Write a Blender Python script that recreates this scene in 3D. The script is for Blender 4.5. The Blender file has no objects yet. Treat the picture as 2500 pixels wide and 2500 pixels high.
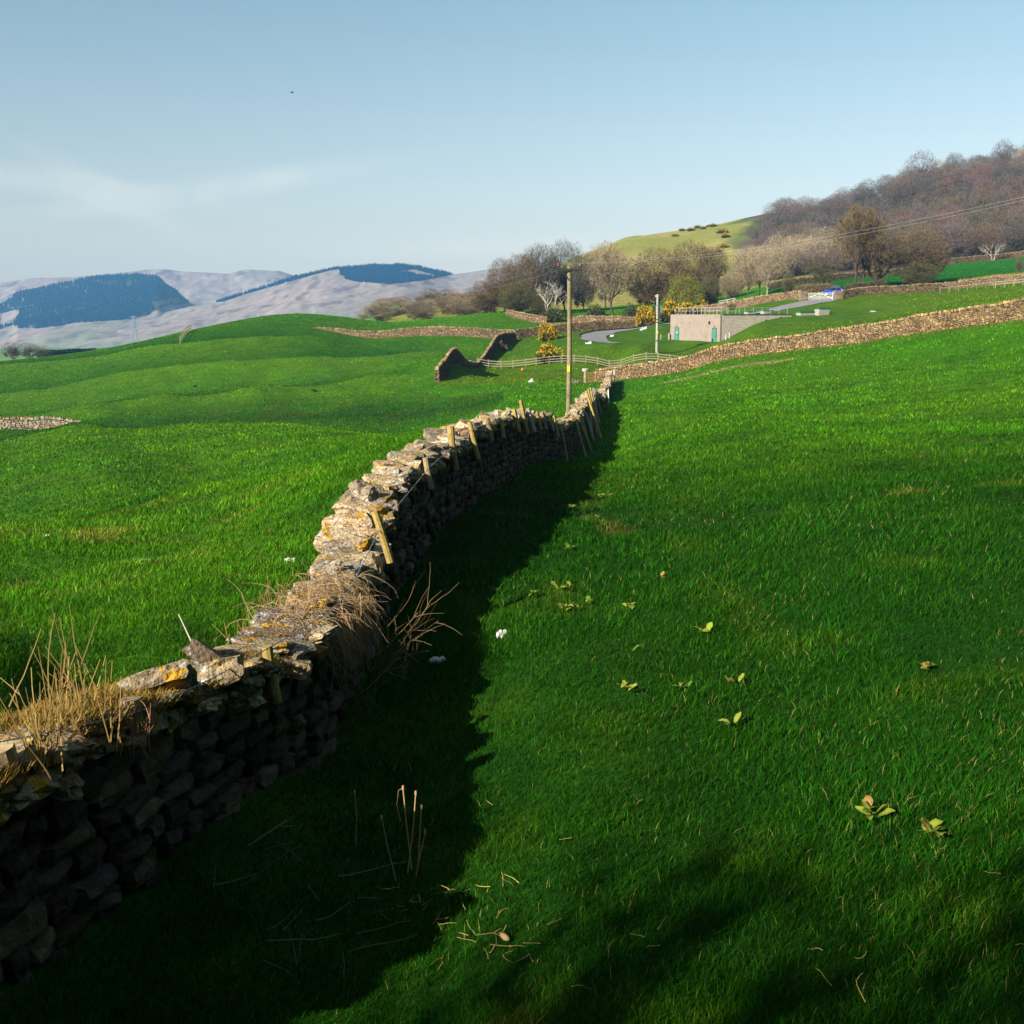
import bpy, math, random
import numpy as np
from mathutils import Vector
random.seed(7)
RNG = np.random.default_rng(11)
scene = bpy.context.scene
COL = scene.collection
R = math.radians

# ------------------------------------------------------------------ camera model (photo pixels 2500 x 2500)
FPX = 2700.0
PITCH = math.atan(482.0 / FPX)
CP, SP = math.cos(PITCH), math.sin(PITCH)


def ray(u, v):
    """slope of the sight line: x per metre of depth, z per metre of depth"""
    xc, yc = (u - 1250.0) / FPX, -(v - 1250.0) / FPX
    fy = yc * SP + CP
    return xc / fy, (yc * CP - SP) / fy


def P(u, v, d):
    s, t = ray(u, v)
    return np.array([s * d, d, t * d])


def sx(u, v=900):
    return ray(u, v)[0]


# ------------------------------------------------------------------ noise
def _hash(ix, iy, iz, seed):
    h = (ix.astype(np.int64) * 374761393 + iy.astype(np.int64) * 668265263 + iz.astype(np.int64) * 2147483647 + seed * 144665) & 0xFFFFFFFF
    h = ((h ^ (h >> 13)) * 1274126177) & 0xFFFFFFFF
    return ((h ^ (h >> 16)) & 0xFFFF) / 65535.0


def vnoise(x, y, z=0.0, seed=0):
    x, y = np.asarray(x, float), np.asarray(y, float)
    z = np.zeros_like(x) + z
    ix, iy, iz = np.floor(x), np.floor(y), np.floor(z)
    fx, fy, fz = x - ix, y - iy, z - iz
    fx, fy, fz = fx * fx * (3 - 2 * fx), fy * fy * (3 - 2 * fy), fz * fz * (3 - 2 * fz)
    def c(a, b, e):
        return _hash(ix + a, iy + b, iz + e, seed)
    def pl(e):
        a = c(0, 0, e) * (1 - fx) + c(1, 0, e) * fx
        b = c(0, 1, e) * (1 - fx) + c(1, 1, e) * fx
        return a * (1 - fy) + b * fy
    if np.all(fz == 0):
        return pl(0) * 2 - 1
    return (pl(0) * (1 - fz) + pl(1) * fz) * 2 - 1


def fbm(x, y, z=0.0, seed=0, oct=4):
    s, a, t = 0, 1.0, 0
    for k in range(oct):
        s = s + a * vnoise(x * 2 ** k, y * 2 ** k, z * 2 ** k, seed + k)
        t += a
        a *= 0.5
    return s / t


# ------------------------------------------------------------------ mesh builder
class MB:
    def __init__(s):
        s.v, s.f, s.c, s.m, s.n = [], [], [], [], 0

    def add(s, v, f, col=(1, 1, 1), mi=0):
        v = np.asarray(v, float).reshape(-1, 3)
        f = np.asarray(f, int)
        s.v.append(v)
        s.f.append(f + s.n)
        c = np.asarray(col, float)
        if c.ndim == 1:
            c = np.tile(c, (len(v), 1))
        s.c.append(c)
        s.m.append(np.full(len(f), mi, int))
        s.n += len(v)

    def build(s, name, mats, parent=None, smooth=False):
        v = np.concatenate(s.v)
        me = bpy.data.meshes.new(name)
        sizes = np.concatenate([np.full(len(f), f.shape[1], int) for f in s.f])
        loops = np.concatenate([f.ravel() for f in s.f])
        me.vertices.add(len(v))
        me.vertices.foreach_set('co', v.astype(np.float32).ravel())
        me.loops.add(len(loops))
        me.loops.foreach_set('vertex_index', loops.astype(np.int32))
        me.polygons.add(len(sizes))
        st = np.concatenate([[0], np.cumsum(sizes)[:-1]])
        me.polygons.foreach_set('loop_start', st.astype(np.int32))
        me.polygons.foreach_set('loop_total', sizes.astype(np.int32))
        me.polygons.foreach_set('material_index', np.concatenate(s.m).astype(np.int32))
        me.polygons.foreach_set('use_smooth', np.full(len(sizes), smooth))
        at = me.color_attributes.new('Col', 'FLOAT_COLOR', 'POINT')
        c = np.concatenate(s.c)
        at.data.foreach_set('color', np.concatenate([c, np.ones((len(c), 1))], 1).astype(np.float32).ravel())
        me.update(calc_edges=True)
        for m in (mats if isinstance(mats, (list, tuple)) else [mats]):
            me.materials.append(m)
        o = bpy.data.objects.new(name, me)
        COL.objects.link(o)
        if parent is not None:
            o.parent = parent
        return o


def cube_template(n):
    """surface of a cube with n x n quads on each face, welded"""
    pts, idx, faces = [], {}, []
    def vid(p):
        k = tuple(np.round(p, 4))
        if k not in idx:
            idx[k] = len(pts)
            pts.append(p)
        return idx[k]
    for ax in range(3):
        for sg in (-1, 1):
            a, b = (ax + 1) % 3, (ax + 2) % 3
            for i in range(n):
                for j in range(n):
                    q = []
                    for di, dj in ((0, 0), (1, 0), (1, 1), (0, 1)):
                        p = np.zeros(3)
                        p[ax] = sg
                        p[a] = -1 + 2 * (i + di) / n
                        p[b] = -1 + 2 * (j + dj) / n
                        q.append(vid(p))
                    faces.append(q if sg > 0 else q[::-1])
    return np.array(pts), np.array(faces)


CUBE1, CUBE2, CUBE4 = cube_template(1), cube_template(2), cube_template(4)


def box(mb, c, half, ax=(1, 0, 0), up=(0, 0, 1), col=(1, 1, 1), mi=0):
    a = np.asarray(ax, float); a = a / np.linalg.norm(a)
    w = np.asarray(up, float)
    b = np.cross(w, a); b /= np.linalg.norm(b)
    w = np.cross(a, b)
    V = CUBE1[0] * np.asarray(half)
    mb.add(np.asarray(c) + V[:, :1] * a + V[:, 1:2] * b + V[:, 2:] * w, CUBE1[1], col, mi)


def beam(mb, p, q, wx, wz, col=(1, 1, 1), mi=0):
    p, q = np.asarray(p, float), np.asarray(q, float)
    d = q - p
    up = (0, 0, 1) if abs(d[2]) < 0.9 * np.linalg.norm(d) else (0, 1, 0)
    box(mb, (p + q) / 2, (np.linalg.norm(d) / 2, wx / 2, wz / 2), d, up, col, mi)


def tube(mb, pts, rad, n=6, col=(1, 1, 1), mi=0, cap=True):
    pts = np.asarray(pts, float)
    k = len(pts)
    rad = np.linspace(rad[0], rad[1], k) if isinstance(rad, (tuple, list)) and len(rad) == 2 and k != 2 else np.broadcast_to(np.asarray(rad, float), (k,))
    T = np.gradient(pts, axis=0)
    T /= np.linalg.norm(T, axis=1)[:, None] + 1e-9
    ref = np.array([0.31, 0.17, 0.93]) if abs(T[0][2]) < 0.8 else np.array([0.93, 0.31, 0.17])
    A = np.cross(T, ref); A /= np.linalg.norm(A, axis=1)[:, None] + 1e-9
    B = np.cross(T, A)
    th = np.arange(n) * 2 * math.pi / n
    V = pts[:, None] + rad[:, None, None] * (np.cos(th)[None, :, None] * A[:, None] + np.sin(th)[None, :, None] * B[:, None])
    i, j = np.meshgrid(np.arange(k - 1), np.arange(n), indexing='ij')
    j2 = (j + 1) % n
    F = np.stack([i * n + j, i * n + j2, (i + 1) * n + j2, (i + 1) * n + j], -1).reshape(-1, 4)
    mb.add(V.reshape(-1, 3), F, col, mi)
    if cap and n > 2:
        for e, o in ((0, False), (k - 1, True)):
            c = V[e]
            tri = np.array([[n, (q + 1) % n, q] if not o else [n, q, (q + 1) % n] for q in range(n)])
            mb.add(np.vstack([c, pts[e]]), tri, col, mi)


# ------------------------------------------------------------------ tagging
def tag(o, label=None, cat=None, group=None, kind='thing'):
    if label: o['label'] = label
    if cat: o['category'] = cat
    if group: o['group'] = group
    if kind: o['kind'] = kind
    return o


def empty(name, loc, label, cat, group=None, rz=0.0):
    o = bpy.data.objects.new(name, None)
    o.empty_display_size = 0.3
    COL.objects.link(o)
    o.location = loc
    o.rotation_euler = (0, 0, rz)
    return tag(o, label, cat, group)


def keep(child, root):
    """parent a mesh built in world coordinates to an empty that only has a location"""
    child.parent = root
    child.location = [-a for a in root.location]
    return child


def copy_thing(o, loc, rz, scale, label=None, mats=None, group=None):
    c = o.copy(); COL.objects.link(c)
    c.location = loc; c.rotation_euler = (0, 0, rz); c.scale = scale
    if label: c['label'] = label
    if group: c['group'] = group
    kids = [c] if o.type == 'MESH' else []
    for ch in o.children:
        k = ch.copy(); COL.objects.link(k); k.parent = c
        kids.append(k)
    if mats:
        for k in kids:
            for i, m in enumerate(mats if k is c else [mats[1] if k.name.startswith('crown') else mats[0]]):
                if i < len(k.material_slots):
                    k.material_slots[i].link = 'OBJECT'
                    k.material_slots[i].material = m
    return c


# ------------------------------------------------------------------ materials
def mat(name, col, rough=0.8, attr=False, n1=(3.0, 0.35), n2=None, bump=None, trans=0.0, spec=0.3, alt=None, metal=0.0, coords='Object'):
    """col: base; attr multiplies by the Col attribute; n1/n2 = (scale, +-amount) value noise; alt=(colour, scale, lo, hi) noise patches of a second colour"""
    m = bpy.data.materials.new(name)
    m.use_nodes = True
    N, L = m.node_tree.nodes, m.node_tree.links
    b = N['Principled BSDF']
    b.inputs['Roughness'].default_value = rough
    b.inputs['Specular IOR Level'].default_value = spec
    b.inputs['Metallic'].default_value = metal
    tc = N.new('ShaderNodeTexCoord')
    co = tc.outputs[coords]
    rgb = N.new('ShaderNodeRGB'); rgb.outputs[0].default_value = (*col, 1)
    cur = rgb.outputs[0]
    if attr:
        a = N.new('ShaderNodeVertexColor'); a.layer_name = 'Col'
        mx = N.new('ShaderNodeMix'); mx.data_type = 'RGBA'; mx.blend_type = 'MULTIPLY'; mx.inputs[0].default_value = 1
        L.new(cur, mx.inputs[6]); L.new(a.outputs[0], mx.inputs[7]); cur = mx.outputs[2]
    if alt:
        for (ac, sc, lo, hi) in (alt if isinstance(alt, list) else [alt]):
            nz = N.new('ShaderNodeTexNoise'); nz.inputs['Scale'].default_value = sc; nz.inputs['Detail'].default_value = 5
            L.new(co, nz.inputs['Vector'])
            mr = N.new('ShaderNodeMapRange'); mr.inputs[1].default_value = lo; mr.inputs[2].default_value = hi
            L.new(nz.outputs[0], mr.inputs[0])
            mx = N.new('ShaderNodeMix'); mx.data_type = 'RGBA'
            mx.inputs[7].default_value = (*ac, 1)
            L.new(mr.outputs[0], mx.inputs[0]); L.new(cur, mx.inputs[6]); cur = mx.outputs[2]
    for n in (n1, n2):
        if n:
            nz = N.new('ShaderNodeTexNoise'); nz.inputs['Scale'].default_value = n[0]; nz.inputs['Detail'].default_value = 4
            L.new(co, nz.inputs['Vector'])
            mr = N.new('ShaderNodeMapRange')
            mr.inputs[1].default_value = 0.3; mr.inputs[2].default_value = 0.7
            mr.inputs[3].default_value = 1 - n[1]; mr.inputs[4].default_value = 1 + n[1]
            L.new(nz.outputs[0], mr.inputs[0])
            mx = N.new('ShaderNodeMix'); mx.data_type = 'RGBA'; mx.blend_type = 'MULTIPLY'; mx.inputs[0].default_value = 1
            L.new(cur, mx.inputs[6]); L.new(mr.outputs[0], mx.inputs[7]); cur = mx.outputs[2]
    L.new(cur, b.inputs['Base Color'])
    if bump:
        nz = N.new('ShaderNodeTexNoise'); nz.inputs['Scale'].default_value = bump[0]; nz.inputs['Detail'].default_value = 6
        L.new(co, nz.inputs['Vector'])
        bp = N.new('ShaderNodeBump'); bp.inputs['Strength'].default_value = bump[1]
        bp.inputs['Distance'].default_value = bump[2] if len(bump) > 2 else 0.05
        L.new(nz.outputs[0], bp.inputs['Height']); L.new(bp.outputs[0], b.inputs['Normal'])
    if trans > 0:
        t = N.new('ShaderNodeBsdfTranslucent'); L.new(cur, t.inputs[0])
        ms = N.new('ShaderNodeMixShader'); ms.inputs[0].default_value = trans
        L.new(b.outputs[0], ms.inputs[1]); L.new(t.outputs[0], ms.inputs[2])
        L.new(ms.outputs[0], N['Material Output'].inputs['Surface'])
    return m


# ------------------------------------------------------------------ ground: one sheet, heights interpolated from surveyed points
CTRL_Z = [  # x, y, z  along the foot of the main wall (field side on the right)
 (-2.2, 5.4, -3.5), (-1.6, 9, -3.75), (-1.1, 11.5, -3.7), (-.8, 14, -3.45), (-.6, 18.5, -3.42), (-.2, 24, -3.65), (.6, 30, -4.1),
 (1.3, 35, -4.65), (2.1, 40, -5.3), (3.1, 46, -5.6), (4.3, 53, -5.25), (-3.2, 5.4, -2.95), (-2.9, 9, -3.05), (-2.4, 11.5, -3.2),
]
CTRL_V = [  # photo column, row, depth in metres
 # right field, near
 (1250, 2500, 5), (2500, 2500, 4.8), (3300, 2400, 4.8), (1250, 1900, 8.1), (1900, 1900, 7.6), (2500, 1900, 7.0), (3300, 1800, 7.0),
 (1300, 1600, 10.8), (1900, 1600, 10.3), (2500, 1580, 9.7), (1700, 1390, 13.7), (2100, 1310, 14.6), (2500, 1250, 15), (3300, 1150, 15),
 (1800, 1150, 25), (2500, 1100, 26), (1480, 1150, 28), (3300, 980, 25), (1650, 1050, 44), (2000, 1005, 50), (2500, 950, 50), (2200, 1020, 42),
 (2500, 1030, 36), (3300, 820, 45),
 (1500, 986, 60), (1560, 985, 62), (1500, 992, 72), (1510, 965, 90), (1700, 955, 76), (1690, 910, 100),
 (1530, 925, 110), (1750, 882, 103), (2000, 847, 95), (2250, 810, 87), (2500, 777, 79), (2500, 860, 66), (2100, 910, 72), (2900, 710, 72), (3400, 600, 70),
 # pole and the strip to the rail fence
 (1388, 1021, 62), (1440, 985, 70), (1250, 1000, 72), (1250, 960, 95), (1430, 935, 114), (1300, 928, 120), (1380, 960, 95),
 (1165, 893, 152), (1300, 891, 153), (1500, 893, 153), (1700, 889, 150), (1070, 933, 122), (1112, 884, 137), (1140, 905, 138), (1185, 885, 162),
 (1235, 850, 182), (1258, 832, 192), (1200, 850, 178),
 # left field, near
 (100, 1650, 9), (0, 1740, 7), (-700, 1800, 7), (355, 1372, 16), (0, 1450, 14), (-700, 1500, 13), (700, 1400, 13.5), (900, 1185, 19), (500, 1300, 20), (700, 1158, 27),
 (960, 1085, 33), (1150, 1046, 45), (1250, 1034, 52), (0, 1290, 22), (0, 1296, 30), (0, 1280, 37), (0, 1180, 48), (-700, 1330, 22), (-700, 1200, 45),
 (471, 1190, 30), (471, 1196, 37), (471, 1180, 43), (471, 1110, 54), (700, 1161, 34), (700, 1150, 40), (700, 1090, 52), (300, 1120, 50), (1000, 1062, 56),
 # crest A and its hollow
 (0, 1078, 80), (270, 1047, 80), (450, 1040, 78), (700, 1037, 78), (1100, 1043, 72), (0, 1051, 88), (93, 1051, 88), (165, 1039, 88), (217, 1029, 88),
 (0, 1060, 97), (150, 1052, 97), (217, 1044, 97), (450, 1052, 93), (700, 1050, 92), (1000, 1052, 84), (250, 1056, 92), (-700, 1110, 80), (-700, 1080, 97),
 (450, 1034, 103), (450, 988, 119), (700, 1030, 101), (700, 970, 119), (900, 1030, 92), (900, 960, 118), (1070, 945, 119),
 # crest B
 (0, 1016, 122), (200, 990, 124), (400, 962, 128), (640, 940, 130), (900, 915, 132), (1040, 908, 130), (0, 1020, 134), (400, 970, 142), (640, 949, 144), (900, 922, 141), (200, 996, 137), (-700, 1060, 122),
 (0, 962, 165), (300, 912, 168), (600, 880, 168), (900, 870, 170), (1100, 858, 172),
 # crest C and hill D
 (0, 889, 215), (116, 880, 215), (270, 862, 212), (400, 828, 206), (450, 838, 190), (600, 823, 190), (760, 821, 190), (1000, 826, 195), (1180, 824, 196), (900, 829, 198),
 (-700, 940, 215), (440, 812, 240), (520, 795, 250), (640, 772, 255), (740, 766, 255), (850, 775, 255), (950, 786, 255), (1030, 788, 255), (1130, 772, 250), (1230, 768, 240),
 # valley
 (0, 892, 300), (0, 905, 400), (640, 800, 330), (850, 800, 330), (0, 886, 470), (200, 872, 480), (200, 860, 800), (0, 862, 1000), (300, 850, 1000), (200, 850, 1500), (-700, 890, 480), (-700, 860, 1000),
 (700, 850, 500), (700, 850, 1000), (700, 840, 2000), (0, 850, 2000), (-700, 850, 2000),
 # terrace, drive, mound
 (1637, 839, 170), (1757, 836, 163), (1700, 838, 165), (1560, 838, 161), (1490, 837, 161), (1560, 841, 168), (1490, 841, 167), (1425, 828, 172), (1440, 815, 182), (1500, 807, 192), (1580, 799, 203), (1750, 806, 195),
 (1338, 823, 180), (1380, 816, 190), (1620, 795, 190), (1850, 800, 160), (1925, 770, 172), (1900, 835, 140), (1760, 862, 132), (2000, 785, 160), (2000, 815, 125), (2250, 778, 113), (2500, 738, 103),
 (2000, 769, 172), (2100, 768, 170), (2250, 757, 155), (2400, 735, 155), (2200, 735, 184), (2400, 715, 180), (2500, 700, 176), (2900, 650, 170), (1948, 744, 186), (1889, 761, 179), (1985, 734, 190), (2021, 734, 190), (2060, 738, 186),
 (2048, 731, 193), (2105, 722, 197), (2183, 718, 199), (2285, 712, 200), (2500, 692, 197), (1955, 730, 193), (1900, 735, 197), (1850, 744, 202), (1780, 756, 208), (1720, 764, 214), (1640, 776, 220), (1840, 764, 188),
 # beyond the far walls
 (1330, 788, 232), (1400, 790, 232), (1480, 787, 230), (1560, 790, 226), (1260, 775, 238), (1350, 765, 255), (1440, 764, 255), (1500, 764, 250), (1600, 758, 250), (1700, 750, 250), (1780, 742, 245), (1870, 722, 245),
 (2037, 723, 206), (1990, 723, 208), (2095, 703, 222), (2150, 700, 222), (2249, 695, 225), (2350, 692, 215), (2480, 678, 214), (1930, 716, 226), (2012, 708, 219), (2000, 692, 262), (2200, 675, 275), (2380, 655, 300), (2330, 642, 345), (2500, 625, 355), (2900, 600, 300), (1900, 705, 260), (1750, 725, 300),
 # wooded hill and green hill
 (1400, 755, 330), (1600, 735, 340), (1800, 705, 350), (2000, 668, 360), (2200, 648, 380), (1520, 583, 720), (1600, 578, 720), (1640, 578, 720), (1680, 560, 700), (1740, 552, 700), (1800, 538, 690),
 (1880, 523, 680), (1950, 520, 670), (2000, 532, 660), (2100, 500, 650), (2200, 466, 640), (2300, 442, 630), (2400, 424, 620), (2500, 404, 620), (2800, 350, 620), (3400, 300, 620),
 (1900, 622, 500), (2100, 588, 500), (2300, 538, 500), (2500, 502, 500), (2900, 455, 500), (1600, 660, 500), (1750, 640, 500), (1450, 620, 690), (1380, 640, 640), (3300, 520, 400),
 (2500, 460, 900), (2000, 580, 900), (1600, 640, 900), (1200, 800, 900), (2500, 600, 1500), (1600, 780, 1500), (1200, 820, 2000), (2500, 700, 3000), (3300, 650, 2000),
 # bank with scrub
 (870, 778, 400), (950, 752, 430), (1050, 735, 450), (1150, 728, 450), (1250, 700, 500), (870, 815, 500), (1050, 800, 560), (1200, 790, 640), (1120, 770, 330), (1300, 758, 320),
]
_c = [(x / y, math.log(y), z / math.sqrt(y)) for x, y, z in CTRL_Z]
for (u, v, d) in CTRL_V:
    s, t = ray(u, v)
    _c.append((s, math.log(d), t * d / math.sqrt(d)))
_c = np.array(_c)
KS = 3.2
_X = np.stack([_c[:, 0] * KS, _c[:, 1]], 1)


def _tps_k(r2):
    return np.where(r2 > 1e-12, 0.5 * r2 * np.log(np.maximum(r2, 1e-12)), 0)


def _tps_fit(X, y, lam=2e-4):
    n = len(X)
    K = _tps_k(((X[:, None] - X[None]) ** 2).sum(-1)) + lam * np.eye(n)
    Pm = np.concatenate([np.ones((n, 1)), X], 1)
    A = np.block([[K, Pm], [Pm.T, np.zeros((3, 3))]])
    return np.linalg.solve(A, np.concatenate([y, np.zeros(3)]))


_W = _tps_fit(_X, _c[:, 2])


def tps(s, d):
    q = np.stack([np.ravel(s) * KS, np.log(np.ravel(d))], 1)
    out = np.empty(len(q))
    for a in range(0, len(q), 20000):
        b = q[a:a + 20000]
        K = _tps_k(((b[:, None] - _X[None]) ** 2).sum(-1))
        out[a:a + 20000] = K @ _W[:-3] + _W[-3] + b @ _W[-2:]
    return (out * np.sqrt(np.ravel(d))).reshape(np.shape(s))


TH = np.concatenate([np.linspace(-180, -62, 50, endpoint=False), np.linspace(-62, -31, 50, endpoint=False), np.linspace(-31, 31, 600, endpoint=False),
                     np.linspace(31, 62, 50, endpoint=False), np.linspace(62, 180, 51)]) * math.pi / 180
LR = np.concatenate([np.linspace(math.log(.5), math.log(4), 16, endpoint=False), np.linspace(math.log(4), math.log(760), 600, endpoint=False), np.linspace(math.log(760), math.log(3580), 36)])
_th, _lr = np.meshgrid(TH, LR, indexing='ij')
_r = np.exp(_lr)
THC = R(50)
_tc = np.clip(_th, -THC, THC)
_rr = np.clip(_r, 4.5, 3500)
_z = tps(np.tan(_tc), _rr * np.cos(_tc))
_zl, _zr = _z[TH < -THC][0], _z[TH > THC][-1]
_far = np.clip((np.abs(_th) - THC) / (math.pi - THC), 0, 1)
_mean = 0.5 * (_zl + _zr)[None] * np.ones_like(_z)
_z = _z * (1 - _far) + np.clip(_mean, -8, 6) * _far
_z = np.where(_r > 3500, _z * 1.0 - (_r - 3500) * .004, _z)
_near = np.clip(_r / 4.5, 0, 1)
_z = -1.95 * (1 - _near) + _z * _near
_xg, _yg = _r * np.sin(_th), _r * np.cos(_th)
_amp = np.clip(_r / 12, 0, 1)
_z = _z + _amp * (0.035 * vnoise(_xg / 1.1, _yg / 1.1, 0, 3) + 0.07 * vnoise(_xg / 4.5, _yg / 4.5, 0, 4)) * np.clip(90 / np.maximum(_r, 1), .35, 1) \
     + np.clip((_r - 60) / 100, 0, 1) * np.clip(3000 / _r, 0, 1) * (0.16 * fbm(_xg / 22, _yg / 22, 0, 5, 2)) + np.clip((_r - 330) / 200, 0, 1) * np.clip(900 / _r, 0, 1) * 2.0 * fbm(_xg / 60, _yg / 60, 0, 6, 3)
ZG = _z


def gz(x, y):
    """height of the ground sheet"""
    x, y = np.asarray(x, float), np.asarray(y, float)
    th, lr = np.arctan2(x, y), np.log(np.maximum(np.hypot(x, y), .51))
    i = np.clip(np.interp(th, TH, np.arange(len(TH))), 0, len(TH) - 1.001)
    j = np.clip(np.interp(lr, LR, np.arange(len(LR))), 0, len(LR) - 1.001)
    a, b = i.astype(int), j.astype(int)
    fa, fb = i - a, j - b
    return ZG[a, b] * (1 - fa) * (1 - fb) + ZG[a + 1, b] * fa * (1 - fb) + ZG[a, b + 1] * (1 - fa) * fb + ZG[a + 1, b + 1] * fa * fb


_DD = np.exp(np.linspace(math.log(4.2), math.log(3000), 4000))


def hit(u, v, dmin=4.2, dmax=3000):
    """where the sight line through a photo pixel meets the ground"""
    s, t = ray(u, v)
    d = _DD[(_DD >= dmin) & (_DD <= dmax)]
    g = gz(s * d, d)
    k = np.nonzero(t * d <= g)[0]
    k = k[0] if len(k) else len(d) - 1
    return np.array([s * d[k], d[k], g[k]])


def on(u, d, v=850):
    """ground point in the photo column u at depth d"""
    s = ray(u, v)[0]
    return np.array([s * d, d, float(gz(s * d, d))])


def in_poly(x, y, poly):
    x, y = np.asarray(x), np.asarray(y)
    ins = np.zeros(x.shape, bool)
    n = len(poly)
    for i in range(n):
        x1, y1 = poly[i]; x2, y2 = poly[(i + 1) % n]
        c = ((y1 > y) != (y2 > y)) & (x < (x2 - x1) * (y - y1) / (y2 - y1 + 1e-12) + x1)
        ins ^= c
    return ins


def dist_line(x, y, pts):
    best = np.full(np.shape(x), 1e9)
    for (x1, y1), (x2, y2) in zip(pts[:-1], pts[1:]):
        dx, dy = x2 - x1, y2 - y1
        t = np.clip(((x - x1) * dx + (y - y1) * dy) / (dx * dx + dy * dy), 0, 1)
        best = np.minimum(best, np.hypot(x - x1 - t * dx, y - y1 - t * dy))
    return best


def xy(lst):
    return [(ray(u, 850)[0] * d, d) for u, d in lst]


ENCL = xy([(1066, 123), (1112, 137), (1165, 151), (1220, 184), (1258, 194), (1400, 199), (1560, 212), (1720, 216), (1955, 195), (2040, 195), (2300, 203), (2500, 200), (3000, 195), (3000, 70), (2500, 79), (2000, 95), (1530, 110), (1459, 115), (1430, 116), (1250, 117), (1070, 119)])
RWALL = xy([(1459, 114), (1530, 110), (1750, 103), (2000, 95), (2250, 87), (2500, 79), (2800, 72), (3100, 66)])
TRACK = [(sx(1640, 925) * 96, 96), (sx(1760, 900) * 93, 93), (sx(1900, 880) * 89, 89)]
DRIVE = xy([(2040, 204), (2008, 193), (2000, 189), (1945, 186), (1870, 181), (1750, 193), (1600, 200), (1540, 196), (1480, 189), (1446, 179), (1450, 172), (1492, 168)])


CRESTS = [np.array([(ray(u, 950)[0], d) for u, d in q]) for q in ([(-300, 22), (0, 22), (471, 30), (700, 30), (930, 36)], [(-300, 80), (0, 80), (270, 80), (450, 78), (700, 77), (1180, 72)], [(-300, 122), (0, 122), (200, 124), (400, 128), (640, 130), (900, 132), (1080, 128)], [(-300, 165), (0, 165), (300, 170), (600, 168), (1110, 172)], [(200, 212), (300, 208), (450, 190), (700, 190), (800, 190)])]


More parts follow.
